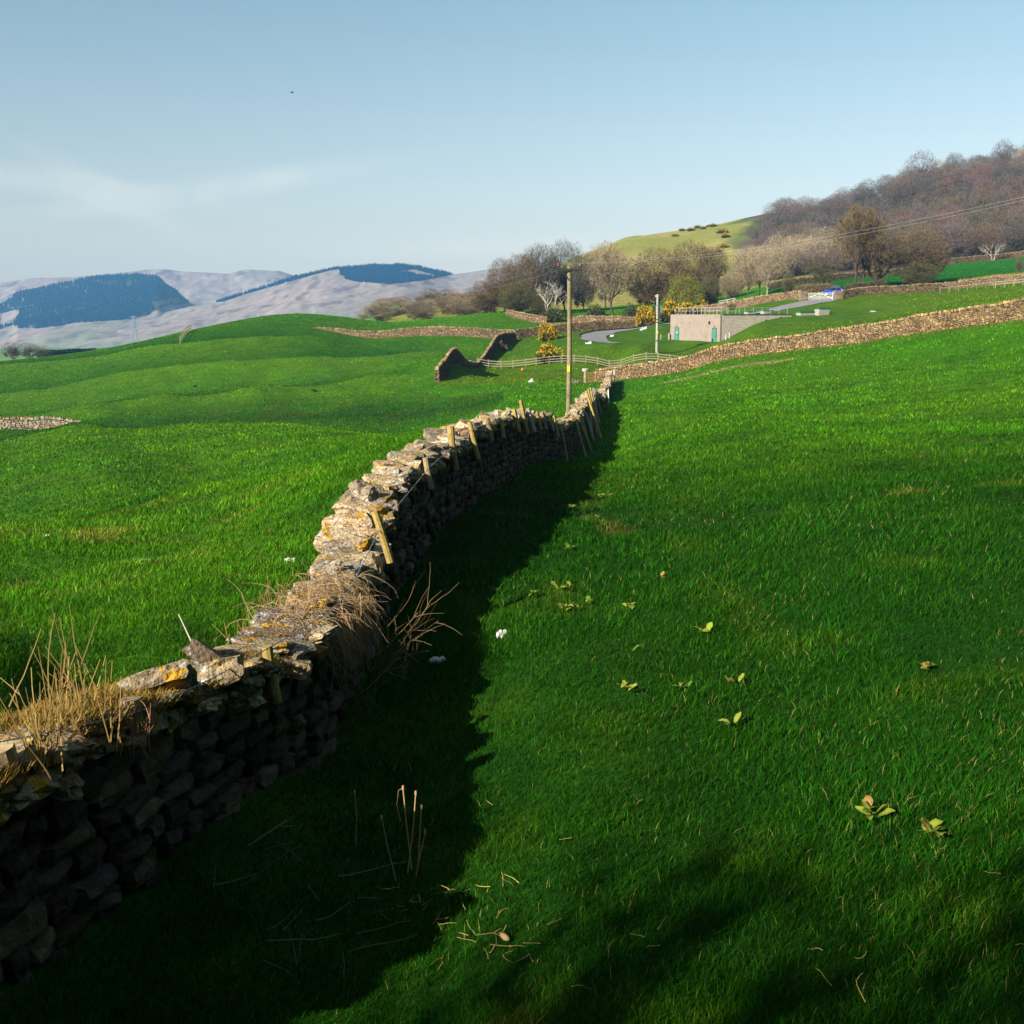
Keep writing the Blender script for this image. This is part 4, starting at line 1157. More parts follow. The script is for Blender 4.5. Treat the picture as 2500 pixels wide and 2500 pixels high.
# ------------------------------------------------------------------ dead growth on and beside the near wall
def wall_pt(u, extra=0.0, off=0.0):
    d = main_d(u, .31 + off)
    pth = np.array(MAIN)
    zt = np.interp(d, pth[:, 1], [q[2] for q in _mp])
    return np.array([np.interp(d, pth[:, 1], pth[:, 0]) + .31 + off, d, zt + extra])


def stem_clump(label, u, v, d, n, h, spread, col, seed, w=.0045, name='dead_grass_clump', cat='dead plant', lean=(0, 0), br=.25):
    g = np.random.default_rng(seed)
    p = P(u, v, d)
    mb = MB()
    for _ in range(n):
        o = p + np.array([g.normal(0, spread), g.normal(0, spread * .6), g.uniform(-.06, .02)])
        dd = np.array([g.normal(lean[0], .22), g.normal(lean[1], .2), 1])
        L = h * g.uniform(.35, 1.1)
        if g.random() < br:
            branchy(mb, o, dd, L, w, col, g, 1, .06, 3)
        else:
            blade(mb, o, dd, L, w, col, .05, g, 5)
    return tag(mb.build(name, M['straw']), label, cat, 'dead stems growing on the near wall')


d0 = main_d(75)
stem_clump('tall straw-coloured dead stems nearest the left edge, rising in front of the mossy wall top', 105, 1870, main_d(110, .42), 22, .55, .055, (.40, .27, .09), 201)
stem_clump('dense dead golden stems on the mossy wall top, second clump from the left', 205, 1830, main_d(210, .40), 30, .55, .09, (.38, .24, .075), 202)
stem_clump('thin dead stems rising over the grass behind the left wall top', 165, 1720, main_d(180, .1), 18, .62, .12, (.36, .26, .09), 203)
stem_clump('wispy reddish stems hanging beside the thick split stake', 330, 1840, main_d(330, .45), 9, .38, .05, (.33, .17, .10), 204)
stem_clump('dry upright stems left of the straw tangle on the collapsed wall', 690, 1565, main_d(690, -.45), 42, .62, .12, (.33, .20, .085), 205, lean=(-.15, 0))
stem_clump('sparse golden stems left of the straw tangle, at the lower wall end', 575, 1640, main_d(585, -.35), 22, .48, .12, (.36, .25, .08), 206)
g = np.random.default_rng(210)
mb = MB(); q0, q1 = P(493, 1643, 8.0), P(436, 1500, 8.15)
tube(mb, [q0, (q0 + q1) / 2 + np.array([.012, 0, .01]), q1], (.008, .004), 5, (.55, .50, .38)); tag(mb.build('dead_stalk', M['straw']), 'single pale dead stem leaning left from the wall top', 'dead plant')


def straw_tangle():
    g = np.random.default_rng(211)
    mb = MB()
    c0, c1 = np.array([-1.78, 10.7, 0]), np.array([-2.0, 9.2, 0])
    for k in range(1500):
        t = g.beta(1.2, 1.2)
        p = c0 * (1 - t) + c1 * t
        zt = np.interp(p[1], np.array(MAIN)[:, 1], [q[2] for q in _mp])
        p = p + np.array([g.normal(.02, .15), g.normal(0, .10), 0]); p[2] = zt + g.uniform(-.10, .26) * (1 - .35 * t)
        dd = np.array([g.normal(.55, .5), g.normal(-.25, .5), g.normal(.25, .4)])
        col = np.array([.44, .30, .15]) * g.uniform(.7, 1.2) if g.random() < .8 else np.array([.36, .20, .11])
        blade(mb, p, dd, g.uniform(.18, .52), .0034, col, .16, g, 5, .36)
    for k in range(260):   # long strands hanging down the face
        t = g.uniform(.1, .8)
        p = c0 * (1 - t) + c1 * t
        zt = np.interp(p[1], np.array(MAIN)[:, 1], [q[2] for q in _mp])
        p = p + np.array([.36 + g.uniform(-.05, .12), g.normal(0, .1), 0]); p[2] = zt + g.uniform(-.05, .1)
        blade(mb, p, (g.normal(.1, .2), g.normal(-.05, .2), -1), g.uniform(.25, .6), .003, (.36, .23, .12), .08, g, 5, .1)
    return tag(mb.build('dead_grass_tangle', M['straw']), 'big tangle of pale dead grass spilling over the collapsed wall', 'dead plant')


straw_tangle()


def bramble():
    g = np.random.default_rng(212)
    mb = MB()
    base = np.array([-1.3, 10.2, float(gz(-1.3, 10.2))])
    for k in range(7):
        o = base + np.array([g.normal(0, .14), g.normal(0, .3), 0])
        branchy(mb, o, (g.normal(0, .34), g.normal(0, .25), 1.2), g.uniform(.6, 1.15), .0042, (.20, .12, .07), g, 2, .08, 4, .015)
    for k in range(5):     # long arching canes over the shade
        o = base + np.array([g.uniform(-.1, .25), g.normal(0, .3), g.uniform(.2, .5)])
        branchy(mb, o, (g.uniform(.5, 1.1), g.normal(0, .3), g.uniform(.5, 1)), g.uniform(.6, 1.0), .0045, (.30, .20, .10), g, 1, .09, 3, .05)
    return tag(mb.build('bramble_bush', M['straw']), 'leafless reddish bramble arching out of the shade beside the straw tangle', 'shrub')


bramble()
# stalks in the shade of the wall, lit at the top: (top u,v, bottom u,v)
for k, (a, lab) in enumerate((((984, 1925, 1003, 2100), 'tall forked dead stalk, the longest standing in the wall shadow'), ((1015, 1938, 998, 2112), 'straight dead stalk crossing the forked one in the shadow'), ((1029, 1972, 1023, 2080), 'short blunt dead stalk right of the forked stalks'), ((1038, 2033, 1020, 2118), 'lowest leaning dead stalk nearest the sunlit grass'), ((932, 1998, 962, 2130), 'dead stalk leaning left apart from the other shaded stalks'), ((866, 1936, 869, 2040), 'faint thin dead stalk farthest left in the shadow'))):
    u, v, u2, v2 = a
    dd = hit(u2, v2 + 25)[1]
    d = dd
    p, q = P(u, v, d), P(u2, v2, d)
    b = q + (q - p) * .25; b[2] = min(b[2], float(gz(b[0], b[1])))
    g = np.random.default_rng(220 + k)
    mb = MB()
    m = (p + q) / 2 + g.normal(0, .008, 3)
    tube(mb, [b, q, m, p], (.0062, .0038), 5, np.array([.50, .32, .16]) * g.uniform(.8, 1.1))
    if k == 0:
        tube(mb, [p, p + np.array([-.03, 0, -.01]), p + np.array([-.045, 0, -.12]), p + np.array([-.02, 0, -.24])], .0028, 4, (.40, .26, .14))
    tube(mb, [p + np.array([0, 0, -.008]), p + np.array([0, 0, .02])], .0075, 5, (.5, .33, .17))
    tag(mb.build('dead_stalk', M['straw']), lab, 'dead plant', 'dead stalks standing in the wall shadow')
g = np.random.default_rng(230)
mb = MB(); p, q = P(700, 2004, 7.0), P(590, 2078, 7.0)
tube(mb, [q + (q - p) * .5, q, (p + q) / 2 + np.array([0, 0, .006]), p], (.008, .005), 5, (.42, .27, .13))
tube(mb, [P(672, 2018, 7.0), P(720, 2016, 7.1), P(718, 2055, 7.1), P(640, 2074, 7.05), P(592, 2077, 7.0)], .0022, 4, (.25, .22, .18))
tag(mb.build('fallen_branch', M['straw']), 'broken brown branch with a loop of twine poking out of the shade', 'branch')
mb = MB()
for k in range(26):
    u, v = g.uniform(520, 900), g.uniform(2120, 2420)
    h = hit(u, v)
    blade(mb, h + np.array([0, 0, .01]), (g.normal(0, 1), g.normal(0, .5), g.uniform(0, .35)), g.uniform(.15, .5), .004, (.17, .14, .11), .1, g, 5)
tag(mb.build('dead_twigs', M['straw']), 'scatter of dead twigs in the black shade of the wall', 'twigs', None, 'stuff')
# straw lying in the lit grass near the bottom
mb = MB()
for k in range(46):
    u, v = (g.uniform(930, 1330), g.uniform(2180, 2370)) if k < 28 else (g.uniform(1000, 2480), g.uniform(1950, 2480))
    h = hit(u, v)
    n = 1 if k > 12 else 3
    for _ in range(n):
        blade(mb, h + np.array([g.normal(0, .02), g.normal(0, .02), g.uniform(.03, .08)]), (g.normal(0, 1), g.normal(0, .6), g.uniform(-.1, .5)), g.uniform(.05, .13), .0024, (.42, .30, .10), .18, g, 4)
tag(mb.build('loose_straw', M['straw']), 'loose golden straw lying in the lit grass near the bottom', 'straw', None, 'stuff')
h = hit(1232, 2305); mb = MB()
V = CUBE4[0] / np.linalg.norm(CUBE4[0], axis=1)[:, None]
V = V * (1 + .2 * fbm(V[:, 0] * 2, V[:, 1] * 2, V[:, 2] * 2, 5)[:, None]) * np.array([.018, .04, .018])
mb.add(V @ np.array([[.8, -.6, 0], [.6, .8, 0], [0, 0, 1]]).T + h + np.array([0, 0, .04]), CUBE4[1], (.40, .28, .13)); tag(mb.build('wood_chip', M['straw']), 'pale chunk of wood lying in the grass near the bottom', 'wood')

# moss and withered turf on the top of the near wall
def wall_moss():
    g = np.random.default_rng(240)
    n = 30000
    y = np.exp(g.uniform(math.log(4.8), math.log(10.4), n))
    pth = np.array(MAIN)
    x = np.interp(y, pth[:, 1], pth[:, 0]) + g.uniform(-.40, .27, n)
    zt = np.interp(y, pth[:, 1], [q[2] for q in _mp])
    keepm = fbm(x * 2.2, y * 2.2, 0, 5, 3) > -.30 - .55 * (y < 7.6) - .5 * (y > 8.8)
    keepm &= ~((y > 7.0) & (y < 8.0) & (fbm(x * 3, y * 3, 0, 8, 2) > -.1))
    x, y, zt = x[keepm], y[keepm], zt[keepm]
    n = len(x)
    z = zt + .02 + .06 * fbm(x * 4, y * 4, 0, 6, 3) - np.clip(np.abs(x - np.interp(y, pth[:, 1], pth[:, 0])) - .18, 0, 1) * .5
    h = g.uniform(.015, .055, n) * (1 + (y < 7))
    w = g.uniform(.004, .008, n)
    az = g.uniform(0, 6.28, n); la = g.uniform(0, 6.28, n)
    B = np.stack([x, y, z], -1)
    sd = np.stack([np.cos(az) * w, np.sin(az) * w, 0 * w], -1)
    T = B + np.stack([np.cos(la) * h * .8, np.sin(la) * h * .8, h], -1)
    V = np.stack([B - sd, B + sd, T], 1).reshape(-1, 3)
    c = np.where(g.random((n, 1)) < .72, np.array([[.30, .175, .035]]), np.array([[.17, .16, .03]])) * g.uniform(.6, 1.35, (n, 1))
    mb = MB(); mb.add(V, np.arange(n * 3).reshape(-1, 3), np.repeat(c, 3, 0))
    # soil cushions under the blades
    for k in range(60):
        i = g.integers(n)
        stone(mb, B[i] - np.array([0, 0, .035]), (g.uniform(.08, .16), g.uniform(.07, .13), g.uniform(.04, .07)), (0, 1, 0), g.normal(0, .2, 3), .06, CUBE2, np.array([.17, .10, .03]) * g.uniform(.7, 1.3), g)
    o = mb.build('moss', M['straw'])
    o['kind'] = 'stuff'
    o.parent = main_wall
    o.location = [-a for a in main_wall.location]


wall_moss()

# ------------------------------------------------------------------ dock plants in the right field
DOCKS = [(1463, 1219, 3, .9), (1486, 1216, 3, .9), (1396, 1248, 4, .9), (1454, 1271, 5, 1.2), (1388, 1347, 4, .8), (1301, 1462, 5, .9), (1367, 1449, 3, 1.0), (1396, 1440, 2, .9), (1381, 1497, 6, 1.0), (1432, 1483, 3, .8), (1539, 1489, 4, .8), (1617, 1419, 4, .7), (1711, 1552, 4, .8), (1562, 1599, 2, .7), (1527, 1695, 5, .7), (1669, 1690, 4, .7), (1799, 1676, 4, .7), (1786, 1779, 3, .8), (2264, 1643, 4, .8), (2130, 2003, 8, .9), (2268, 2052, 8, 1.05)]
DOCKS.sort(key=lambda q: q[1])
for k, (u, v, n, sc) in enumerate(DOCKS):
    g = np.random.default_rng(300 + k)
    h = hit(u, v)
    mb = MB()
    for q in range(n + 1):
        az = q * 2.4 + g.uniform(-.5, .5)
        L = g.uniform(.11, .18) * sc
        col = np.array([.22, .26, .03]) if g.random() < .75 else np.array([.10, .17, .02]) if g.random() < .6 else np.array([.28, .17, .05])
        ovate_leaf(mb, h + np.array([g.normal(0, .03), g.normal(0, .03), .045]), az, L, L * g.uniform(.38, .55), g.uniform(.35, 1.0), col, g)
    tag(mb.build('dock_plant', M['leaf'], smooth=True), f'broad-leaved yellow-green dock in the right field, {ORD[k]} counting down from the far end', 'weed', 'dock plants scattered in the right field')

# ------------------------------------------------------------------ wool tufts and white boulders
def lump(mb, c, half, seed, tmpl=CUBE4, rough=.35, col=(1, 1, 1)):
    g = np.random.default_rng(seed)
    V = tmpl[0] / np.linalg.norm(tmpl[0], axis=1)[:, None]
    V = V * (1 + rough * fbm(V[:, 0] * 1.6 + seed, V[:, 1] * 1.6, V[:, 2] * 1.6, seed, 3))[:, None] * np.asarray(half)
    mb.add(V + np.asarray(c), tmpl[1], col)


for k, (u, v, w, h_, lab) in enumerate(((355, 1372, .085, .05, 'white wool tuft in the left field grass'), (709, 1371, .07, .045, 'white wool tuft just left of the wall coping'), (1225, 1556, .055, .07, 'bright white wool tuft at the shadow edge right of the wall'), (116, 1307, .04, .03, 'tiny white wool speck far left in the pasture'), (1068, 1617, .08, .05, 'dim grey wool tuft lying in the wall shadow'))):
    p = hit(u, v + 3)
    mb = MB()
    for q in range(4):
        lump(mb, p + np.array([(q - 1.5) * w * .45, 0, h_ * (.5 + .3 * (q % 2))]), (w * .5, w * .45, h_ * .7), 400 + k * 5 + q, CUBE2)
    tag(mb.build('wool_tuft', M['wool'], smooth=True), lab, 'wool', 'scraps of sheep wool on the grass')
for k, (u, v, w, h_, lab) in enumerate(((1296, 933, .36, .36, 'white pointed boulder alone in the field left of the iron gate'), (1437, 840, .62, .36, 'white boulder below the outside of the tarmac bend'), (1495, 822, .40, .34, 'white boulder on the inside of the tarmac bend'), (1567, 806, .38, .40, 'left white boulder of the pair at the top of the drive'), (1576, 803, .34, .40, 'right white boulder of the pair at the top of the drive'), (1584, 892, .62, .5, 'white boulder by the grey pole behind the brown wall'))):
    p = hit(u, v)
    mb = MB()
    lump(mb, p + np.array([0, 0, h_ * .1]), (w, w * .7, h_ * .6), 430 + k, CUBE2, .7)
    lump(mb, p + np.array([w * .3, .1, h_ * .3]), (w * .42, w * .5, h_ * .75), 440 + k, CUBE2, .7)
    tag(mb.build('white_boulder', M['rubble']), lab, 'boulder', 'white painted boulders by the drive and field')
p = hit(1276, 905); mb = MB(); lump(mb, p + np.array([0, 0, .15]), (.22, .2, .2), 450); tag(mb.build('orange_lump', M['orange'], smooth=True), 'small orange lump on the grass below the rail fence', 'debris')

# ------------------------------------------------------------------ utility poles and wires
def pole_main():
    b = P(1388, 1021, 62); b[2] = float(gz(b[0], 62))
    top = P(1390, 650, 62)
    e = empty('utility_pole', b, 'tall brown timber utility pole with a black crossarm behind the main wall', 'utility pole')
    H = top[2] - b[2]
    mb = MB(); tube(mb, [(0, 0, -.4), (0.02, 0, H * .5), (top[0] - b[0], 0, H)], (.145, .115), 14, (1, 1, 1)); mb.build('shaft', M['poleW'], e, smooth=True)
    xa, za = top[0] - b[0], P(1390, 659, 62)[2] - b[2]
    mb = MB(); beam(mb, (xa - .64, -.16, za), (xa + .64, -.16, za), .09, .13); mb.build('crossarm', M['dark'], e)
    mb = MB(); beam(mb, (xa + .42, -.15, za - .02), (xa + .03, -.14, za - .55), .03, .05); beam(mb, (xa - .42, -.15, za - .02), (xa - .03, -.14, za - .55), .03, .05); mb.build('brace', M['dark'], e)
    for s in (-1, 1):
        mb = MB()
        tube(mb, [(xa + s * .60, -.16, za + .05), (xa + s * .60, -.16, za + .22)], .02, 6)
        pr = [(.03, .14), (.075, .18), (.085, .24), (.05, .27), (.07, .30), (.06, .36), (.02, .40)]
        tube(mb, [(xa + s * .60, -.16, za + q) for _, q in pr], [r_ for r_, _ in pr], 10)
        mb.build('insulator', M['maroon'], e, smooth=True)
    zs = P(1388, 900, 62)[2] - b[2]
    mb = MB(); box(mb, (-.03, -.143, zs), (.075, .006, .17), (1, -.15, 0)); mb.build('warning_plate', M['yellow'], e)
    return b + np.array([xa, -.16, za + .36])


ptop = pole_main()


def wire(label, pts, r=.0026):
    mb = MB()
    allp = []
    for (a, b), sag in pts:
        a, b = np.asarray(a), np.asarray(b)
        t = np.linspace(0, 1, 40)[:, None]
        q = a * (1 - t) + b * t - np.array([0, 0, 1]) * sag * 4 * t * (1 - t)
        allp.append(q if not allp else q[1:])
    tube(mb, np.concatenate(allp), r, 5, (1, 1, 1), cap=False)
    tag(mb.build('overhead_wire', M['cable']), label, 'cable', 'pair of overhead wires')


M['cable'] = mat('aluminium_cable', (.36, .36, .35), .6, False, None, spec=.1)
wire('upper overhead wire, from the left insulator of the brown pole', [((P(1105, 683, 262), ptop + np.array([-.6, 0, 0])), 1.2), ((ptop + np.array([-.6, 0, 0]), P(2560, 467, 34)), .55)])
wire('lower overhead wire, from the right insulator of the brown pole', [((P(1108, 694, 262), ptop + np.array([.6, 0, 0])), 1.2), ((ptop + np.array([.6, 0, 0]), P(2560, 475, 34)), .55)])


def pole_grey():
    d = 157
    b = P(1603, 884, d); b[2] = float(gz(b[0], d))
    H = P(1602, 718, d)[2] - b[2]
    e = empty('utility_pole', b, 'bleached grey utility pole with a transformer left of the building', 'utility pole')
    mb = MB(); tube(mb, [(0, 0, -.4), (-.03, 0, H * .5), (-.06, 0, H)], (.20, .16), 12, (1, 1, 1)); mb.build('shaft', M['poleG'], e, smooth=True)
    zt = P(1602, 756, d)[2] - b[2]
    mb = MB(); box(mb, (.18, .42, zt), (.38, .28, .40)); box(mb, (.18, .42, zt + .42), (.42, .32, .03))
    for q in (-1, 0, 1): tube(mb, [(.18 + q * .2, .42, zt + .45), (.18 + q * .2, .42, zt + .68)], .035, 6)
    for q in range(7): box(mb, (-.12 + q * .1, .12, zt - .05), (.012, .03, .3))
    mb.build('transformer', M['tank'], e)
    z2 = P(1602, 812, d)[2] - b[2]
    mb = MB(); box(mb, (-.03, -.19, z2), (.11, .02, .13)); mb.build('warning_plate', M['yellow'], e)
    for vv in (781, 788, 833):
        mb = MB(); tube(mb, [(0, 0, P(1602, vv, d)[2] - b[2]), (0, 0, P(1602, vv, d)[2] - b[2] + .12)], .22, 12)
        mb.build('band', M['dark'], e, smooth=True)
    mb = MB(); tube(mb, [(-.3, 0, H - .35), (.05, 0, H - .35)], .03, 6); tube(mb, [(-.3, 0, H - .4), (-.3, 0, H - .15)], .07, 8); mb.build('insulator', M['white'], e)


pole_grey()

# ------------------------------------------------------------------ fences and gates
def rail_fence(label, _unused, posts_at, h, rails, mats, pw=.10, seed=0, z0=0.0):
    g = np.random.default_rng(seed)
    pts = [np.array([q[0], q[1], float(gz(q[0], q[1]))]) for q in posts_at]
    e = empty('rail_fence', pts[0], label, 'fence')
    o = pts[0]
    for q in pts:
        mb = MB(); q2 = q - o
        box(mb, q2 + np.array([0, 0, h / 2 - .15]), (pw / 2, pw / 2, h / 2 + .15), (1, .1, 0), (0, 0, 1), np.array([1, 1, 1]) * g.uniform(.85, 1.15)); mb.build('post', mats, e)
    for r in rails:
        mb = MB()
        for a, b in zip(pts[:-1], pts[1:]):
            A, B = a - o + np.array([0, -pw / 2 - .02, r]), b - o + np.array([0, -pw / 2 - .02, r])
            beam(mb, A + (B - A) * .003, B - (B - A) * .003, .035, .10, np.array([1, 1, 1]) * g.uniform(.85, 1.15))
        mb.build('rail', mats, e)
    return e


pu = [1165, 1192, 1223, 1252, 1283, 1309, 1341, 1372, 1402, 1430, 1459, 1488, 1518, 1547, 1578, 1607, 1636, 1665, 1694, 1722]
rail_fence('long pale post-and-rail fence crossing the field below the building', None, [tuple(on(u, 153 - (u - 1165) * .004)[:2]) for u in pu], 1.15, (.95, .60, .28), M['timber'], .12, 3)
rail_fence('weathered post-and-rail fence in front of the wall at the right edge', None, [tuple(on(u, 190 - (u - 2419) * .03)[:2]) for u in range(2419, 2580, 22)], 1.2, (1.0, .6), M['timber'], .12, 4)
rail_fence('thin stake and wire fence before the wall right of the big trees', None, [tuple(on(u, 193)[:2]) for u in (2286, 2308, 2330, 2352, 2374, 2396, 2415)], 1.15, (.9,), M['timber'], .07, 5)
pts = [P(440 + 27 * k / 9, 838 - 31 * k / 9, 190 + 38 * k / 9) for k in range(10)]
rail_fence('leaning stake fence climbing the skyline of the smooth green hill', None, [(q[0], q[1]) for q in pts], 1.35, (1.0, .5), M['timber'], .11, 6)
for k, (u, v0, v1, lab) in enumerate(((1457, 786, 792, 'left thin pale stake in the strip field'), (1494, 782, 791, 'middle thin pale stake in the strip field'), (1521, 780, 788, 'right thin pale stake in the strip field'))):
    p = on(u, 212); mb = MB(); tube(mb, [p - np.array([0, 0, .2]), p + np.array([.02, 0, .9])], .05, 5, (1.3, 1.3, 1.3)); tag(mb.build('field_stake', M['timber']), lab, 'stake', 'pale stakes in the strip field')
p = on(93, 96.4); mb = MB(); tube(mb, [p - np.array([0, 0, .2]), p + np.array([0, 0, 1.35])], .035, 5, (1.6, 1.5, 1.3)); tag(mb.build('field_stake', M['timber']), 'pale stake standing against the sunken wall at the left edge', 'stake')


def iron_gate():
    d = 115
    a, b = on(1434, d), on(1457, d)
    e = empty('iron_gate', a, 'small rusty iron gate with vertical bars beside the brown wall end', 'gate')
    w = b - a
    mb = MB()
    for z in (.12, .55, 1.02): beam(mb, (0, 0, z), w + np.array([0, 0, z]), .03, .05)
    mb.build('gate_rail', M['rust'], e)
    for k in range(11):
        q = w * k / 10
        mb = MB(); tube(mb, [q + np.array([0, 0, .08]), q + np.array([0, 0, 1.1])], .016, 5); mb.build('bar', M['rust'], e)
    p = on(1458.5, d); mb = MB(); box(mb, (0, 0, .55), (.07, .07, .65), (1, .1, 0)); o = mb.build('gate_post', M['rust']); o.location = p; tag(o, 'rusty brown gate post against the end of the brown wall', 'post')
    p = on(1429, d)
    e2 = empty('stone_gatepost', p, 'stone gatepost with a lumpy grey head left of the iron gate', 'post')
    mb = MB(); g = np.random.default_rng(9)
    stone(mb, (0, 0, .55), (.75, .13, .14), (0, 0.05, 1), (0, 0, 0), .03, CUBE2, (.34, .22, .14), g); mb.build('shaft', M['stone'], e2)
    mb = MB(); stone(mb, (-.08, 0, 1.33), (.22, .16, .17), (1, 0, .1), (0, 0, 0), .1, CUBE2, (.42, .38, .33), g); stone(mb, (.16, 0, 1.42), (.16, .1, .07), (1, 0, .1), (0, 0, 0), .1, CUBE2, (.42, .38, .33), g); mb.build('head_stone', M['stone'], e2)
    mb = MB()
    for k in range(7):
        q = on(1397 + k * 3, d + g.uniform(-.2, .2)); stone(mb, q + np.array([0, 0, .12]), (.22, .07, .1), (.7, 0, .7), g.normal(0, .3, 3), .1, CUBE2, (.16, .14, .11), g)
    tag(mb.build('fallen_stones', M['stone']), 'small heap of dark fallen slabs left of the stone gatepost', 'stone heap')


iron_gate()


def white_gate():
    d = 191
    a, b = on(1964, d), on(2027, d)
    e = empty('field_gate', a, 'white five-bar double gate across the top of the drive', 'gate')
    w = b - a
    mid = w / 2
    for s0, s1 in ((0.0, .495), (.505, 1.0)):
        A, B = w * s0, w * s1
        for z in (.18, .40, .62, .86, 1.14):
            mb = MB(); beam(mb, A + np.array([0, 0, z]), B + np.array([0, 0, z]), .05, .085); mb.build('bar', M['white'], e)
        mb = MB()
        for q in (A, B): box(mb, q + np.array([0, 0, .66]), (.06, .05, .60))
        A2, B2 = (A, B) if s0 == 0 else (B, A)
        beam(mb, A2 + np.array([0, -.06, .2]), B2 + np.array([0, -.06, 1.1]), .04, .10); mb.build('gate_frame', M['white'], e)
    for u, lab in ((1955, 'square stone gate pillar left of the white gate'), (2038.5, 'square stone gate pillar right of the white gate, below the blue car')):
        p = on(u, d + .3); g = np.random.default_rng(u if isinstance(u, int) else 7)
        mb = MB(); box(mb, (0, 0, .55), (.66, .45, .9), (1, .15, 0), (0, 0, 1), (.25, .22, .18))
        for k in range(46):
            sgn = g.choice([-1, 1]); f = g.integers(2)
            c = (sgn * .64, g.uniform(-.4, .4), g.uniform(0, 1.35)) if f else (g.uniform(-.58, .58), -.44, g.uniform(0, 1.35))
            stone(mb, c, (.17, .08, .1) if not f else (.06, .17, .1), (1, .15, 0), g.normal(0, .05, 3), .08, CUBE1, STONE_TINTS[g.integers(7)], g)
        o = mb.build('gate_pillar', M['farstone']); o.location = p
        tag(o, lab, 'pillar', 'stone gate pillars')


white_gate()

# ------------------------------------------------------------------ drive
def drive():
    pts = np.array(DRIVE[1:])
    seg = np.concatenate([[0], np.cumsum(np.linalg.norm(np.diff(pts, axis=0), axis=1))])
    s = np.linspace(0, seg[-1], 160)
    c = np.stack([np.interp(s, seg, pts[:, k]) for k in range(2)], 1)
    for _ in range(6):
        c[1:-1] = (c[:-2] + 2 * c[1:-1] + c[2:]) / 4
    T = np.gradient(c, axis=0); T /= np.linalg.norm(T, axis=1)[:, None]
    Nn = np.stack([-T[:, 1], T[:, 0]], 1)
    offs = np.linspace(-2.1, 2.1, 9)
    X = c[:, None, 0] + offs * Nn[:, None, 0]; Y = c[:, None, 1] + offs * Nn[:, None, 1]
    Z = gz(X, Y)
    Z = np.maximum(Z, gz(c[:, 0], c[:, 1])[:, None] - .15) + .07
    n, m = X.shape
    i, j = np.meshgrid(np.arange(n - 1), np.arange(m - 1), indexing='ij')
    F = np.stack([i * m + j, i * m + j + 1, (i + 1) * m + j + 1, (i + 1) * m + j], -1).reshape(-1, 4)
    mb = MB(); mb.add(np.stack([X, Y, Z], -1).reshape(-1, 3), F); tag(mb.build('drive', M['road'], smooth=True), 'grey tarmac drive', None, None, 'structure')
    mb = MB()
    for sgn in (0, m - 1):
        for k in range(n - 1):
            A, B = np.array([X[k, sgn], Y[k, sgn], Z[k, sgn] + .07]), np.array([X[k + 1, sgn], Y[k + 1, sgn], Z[k + 1, sgn] + .07])
            if sgn == DARKSIDE and k > 84 and A[1] > 175: beam(mb, A, B, .14, .22)
    tag(mb.build('drive_kerb', M['kerb']), 'dark raised edging of the drive', None, None, 'structure')


DARKSIDE = 0
drive()

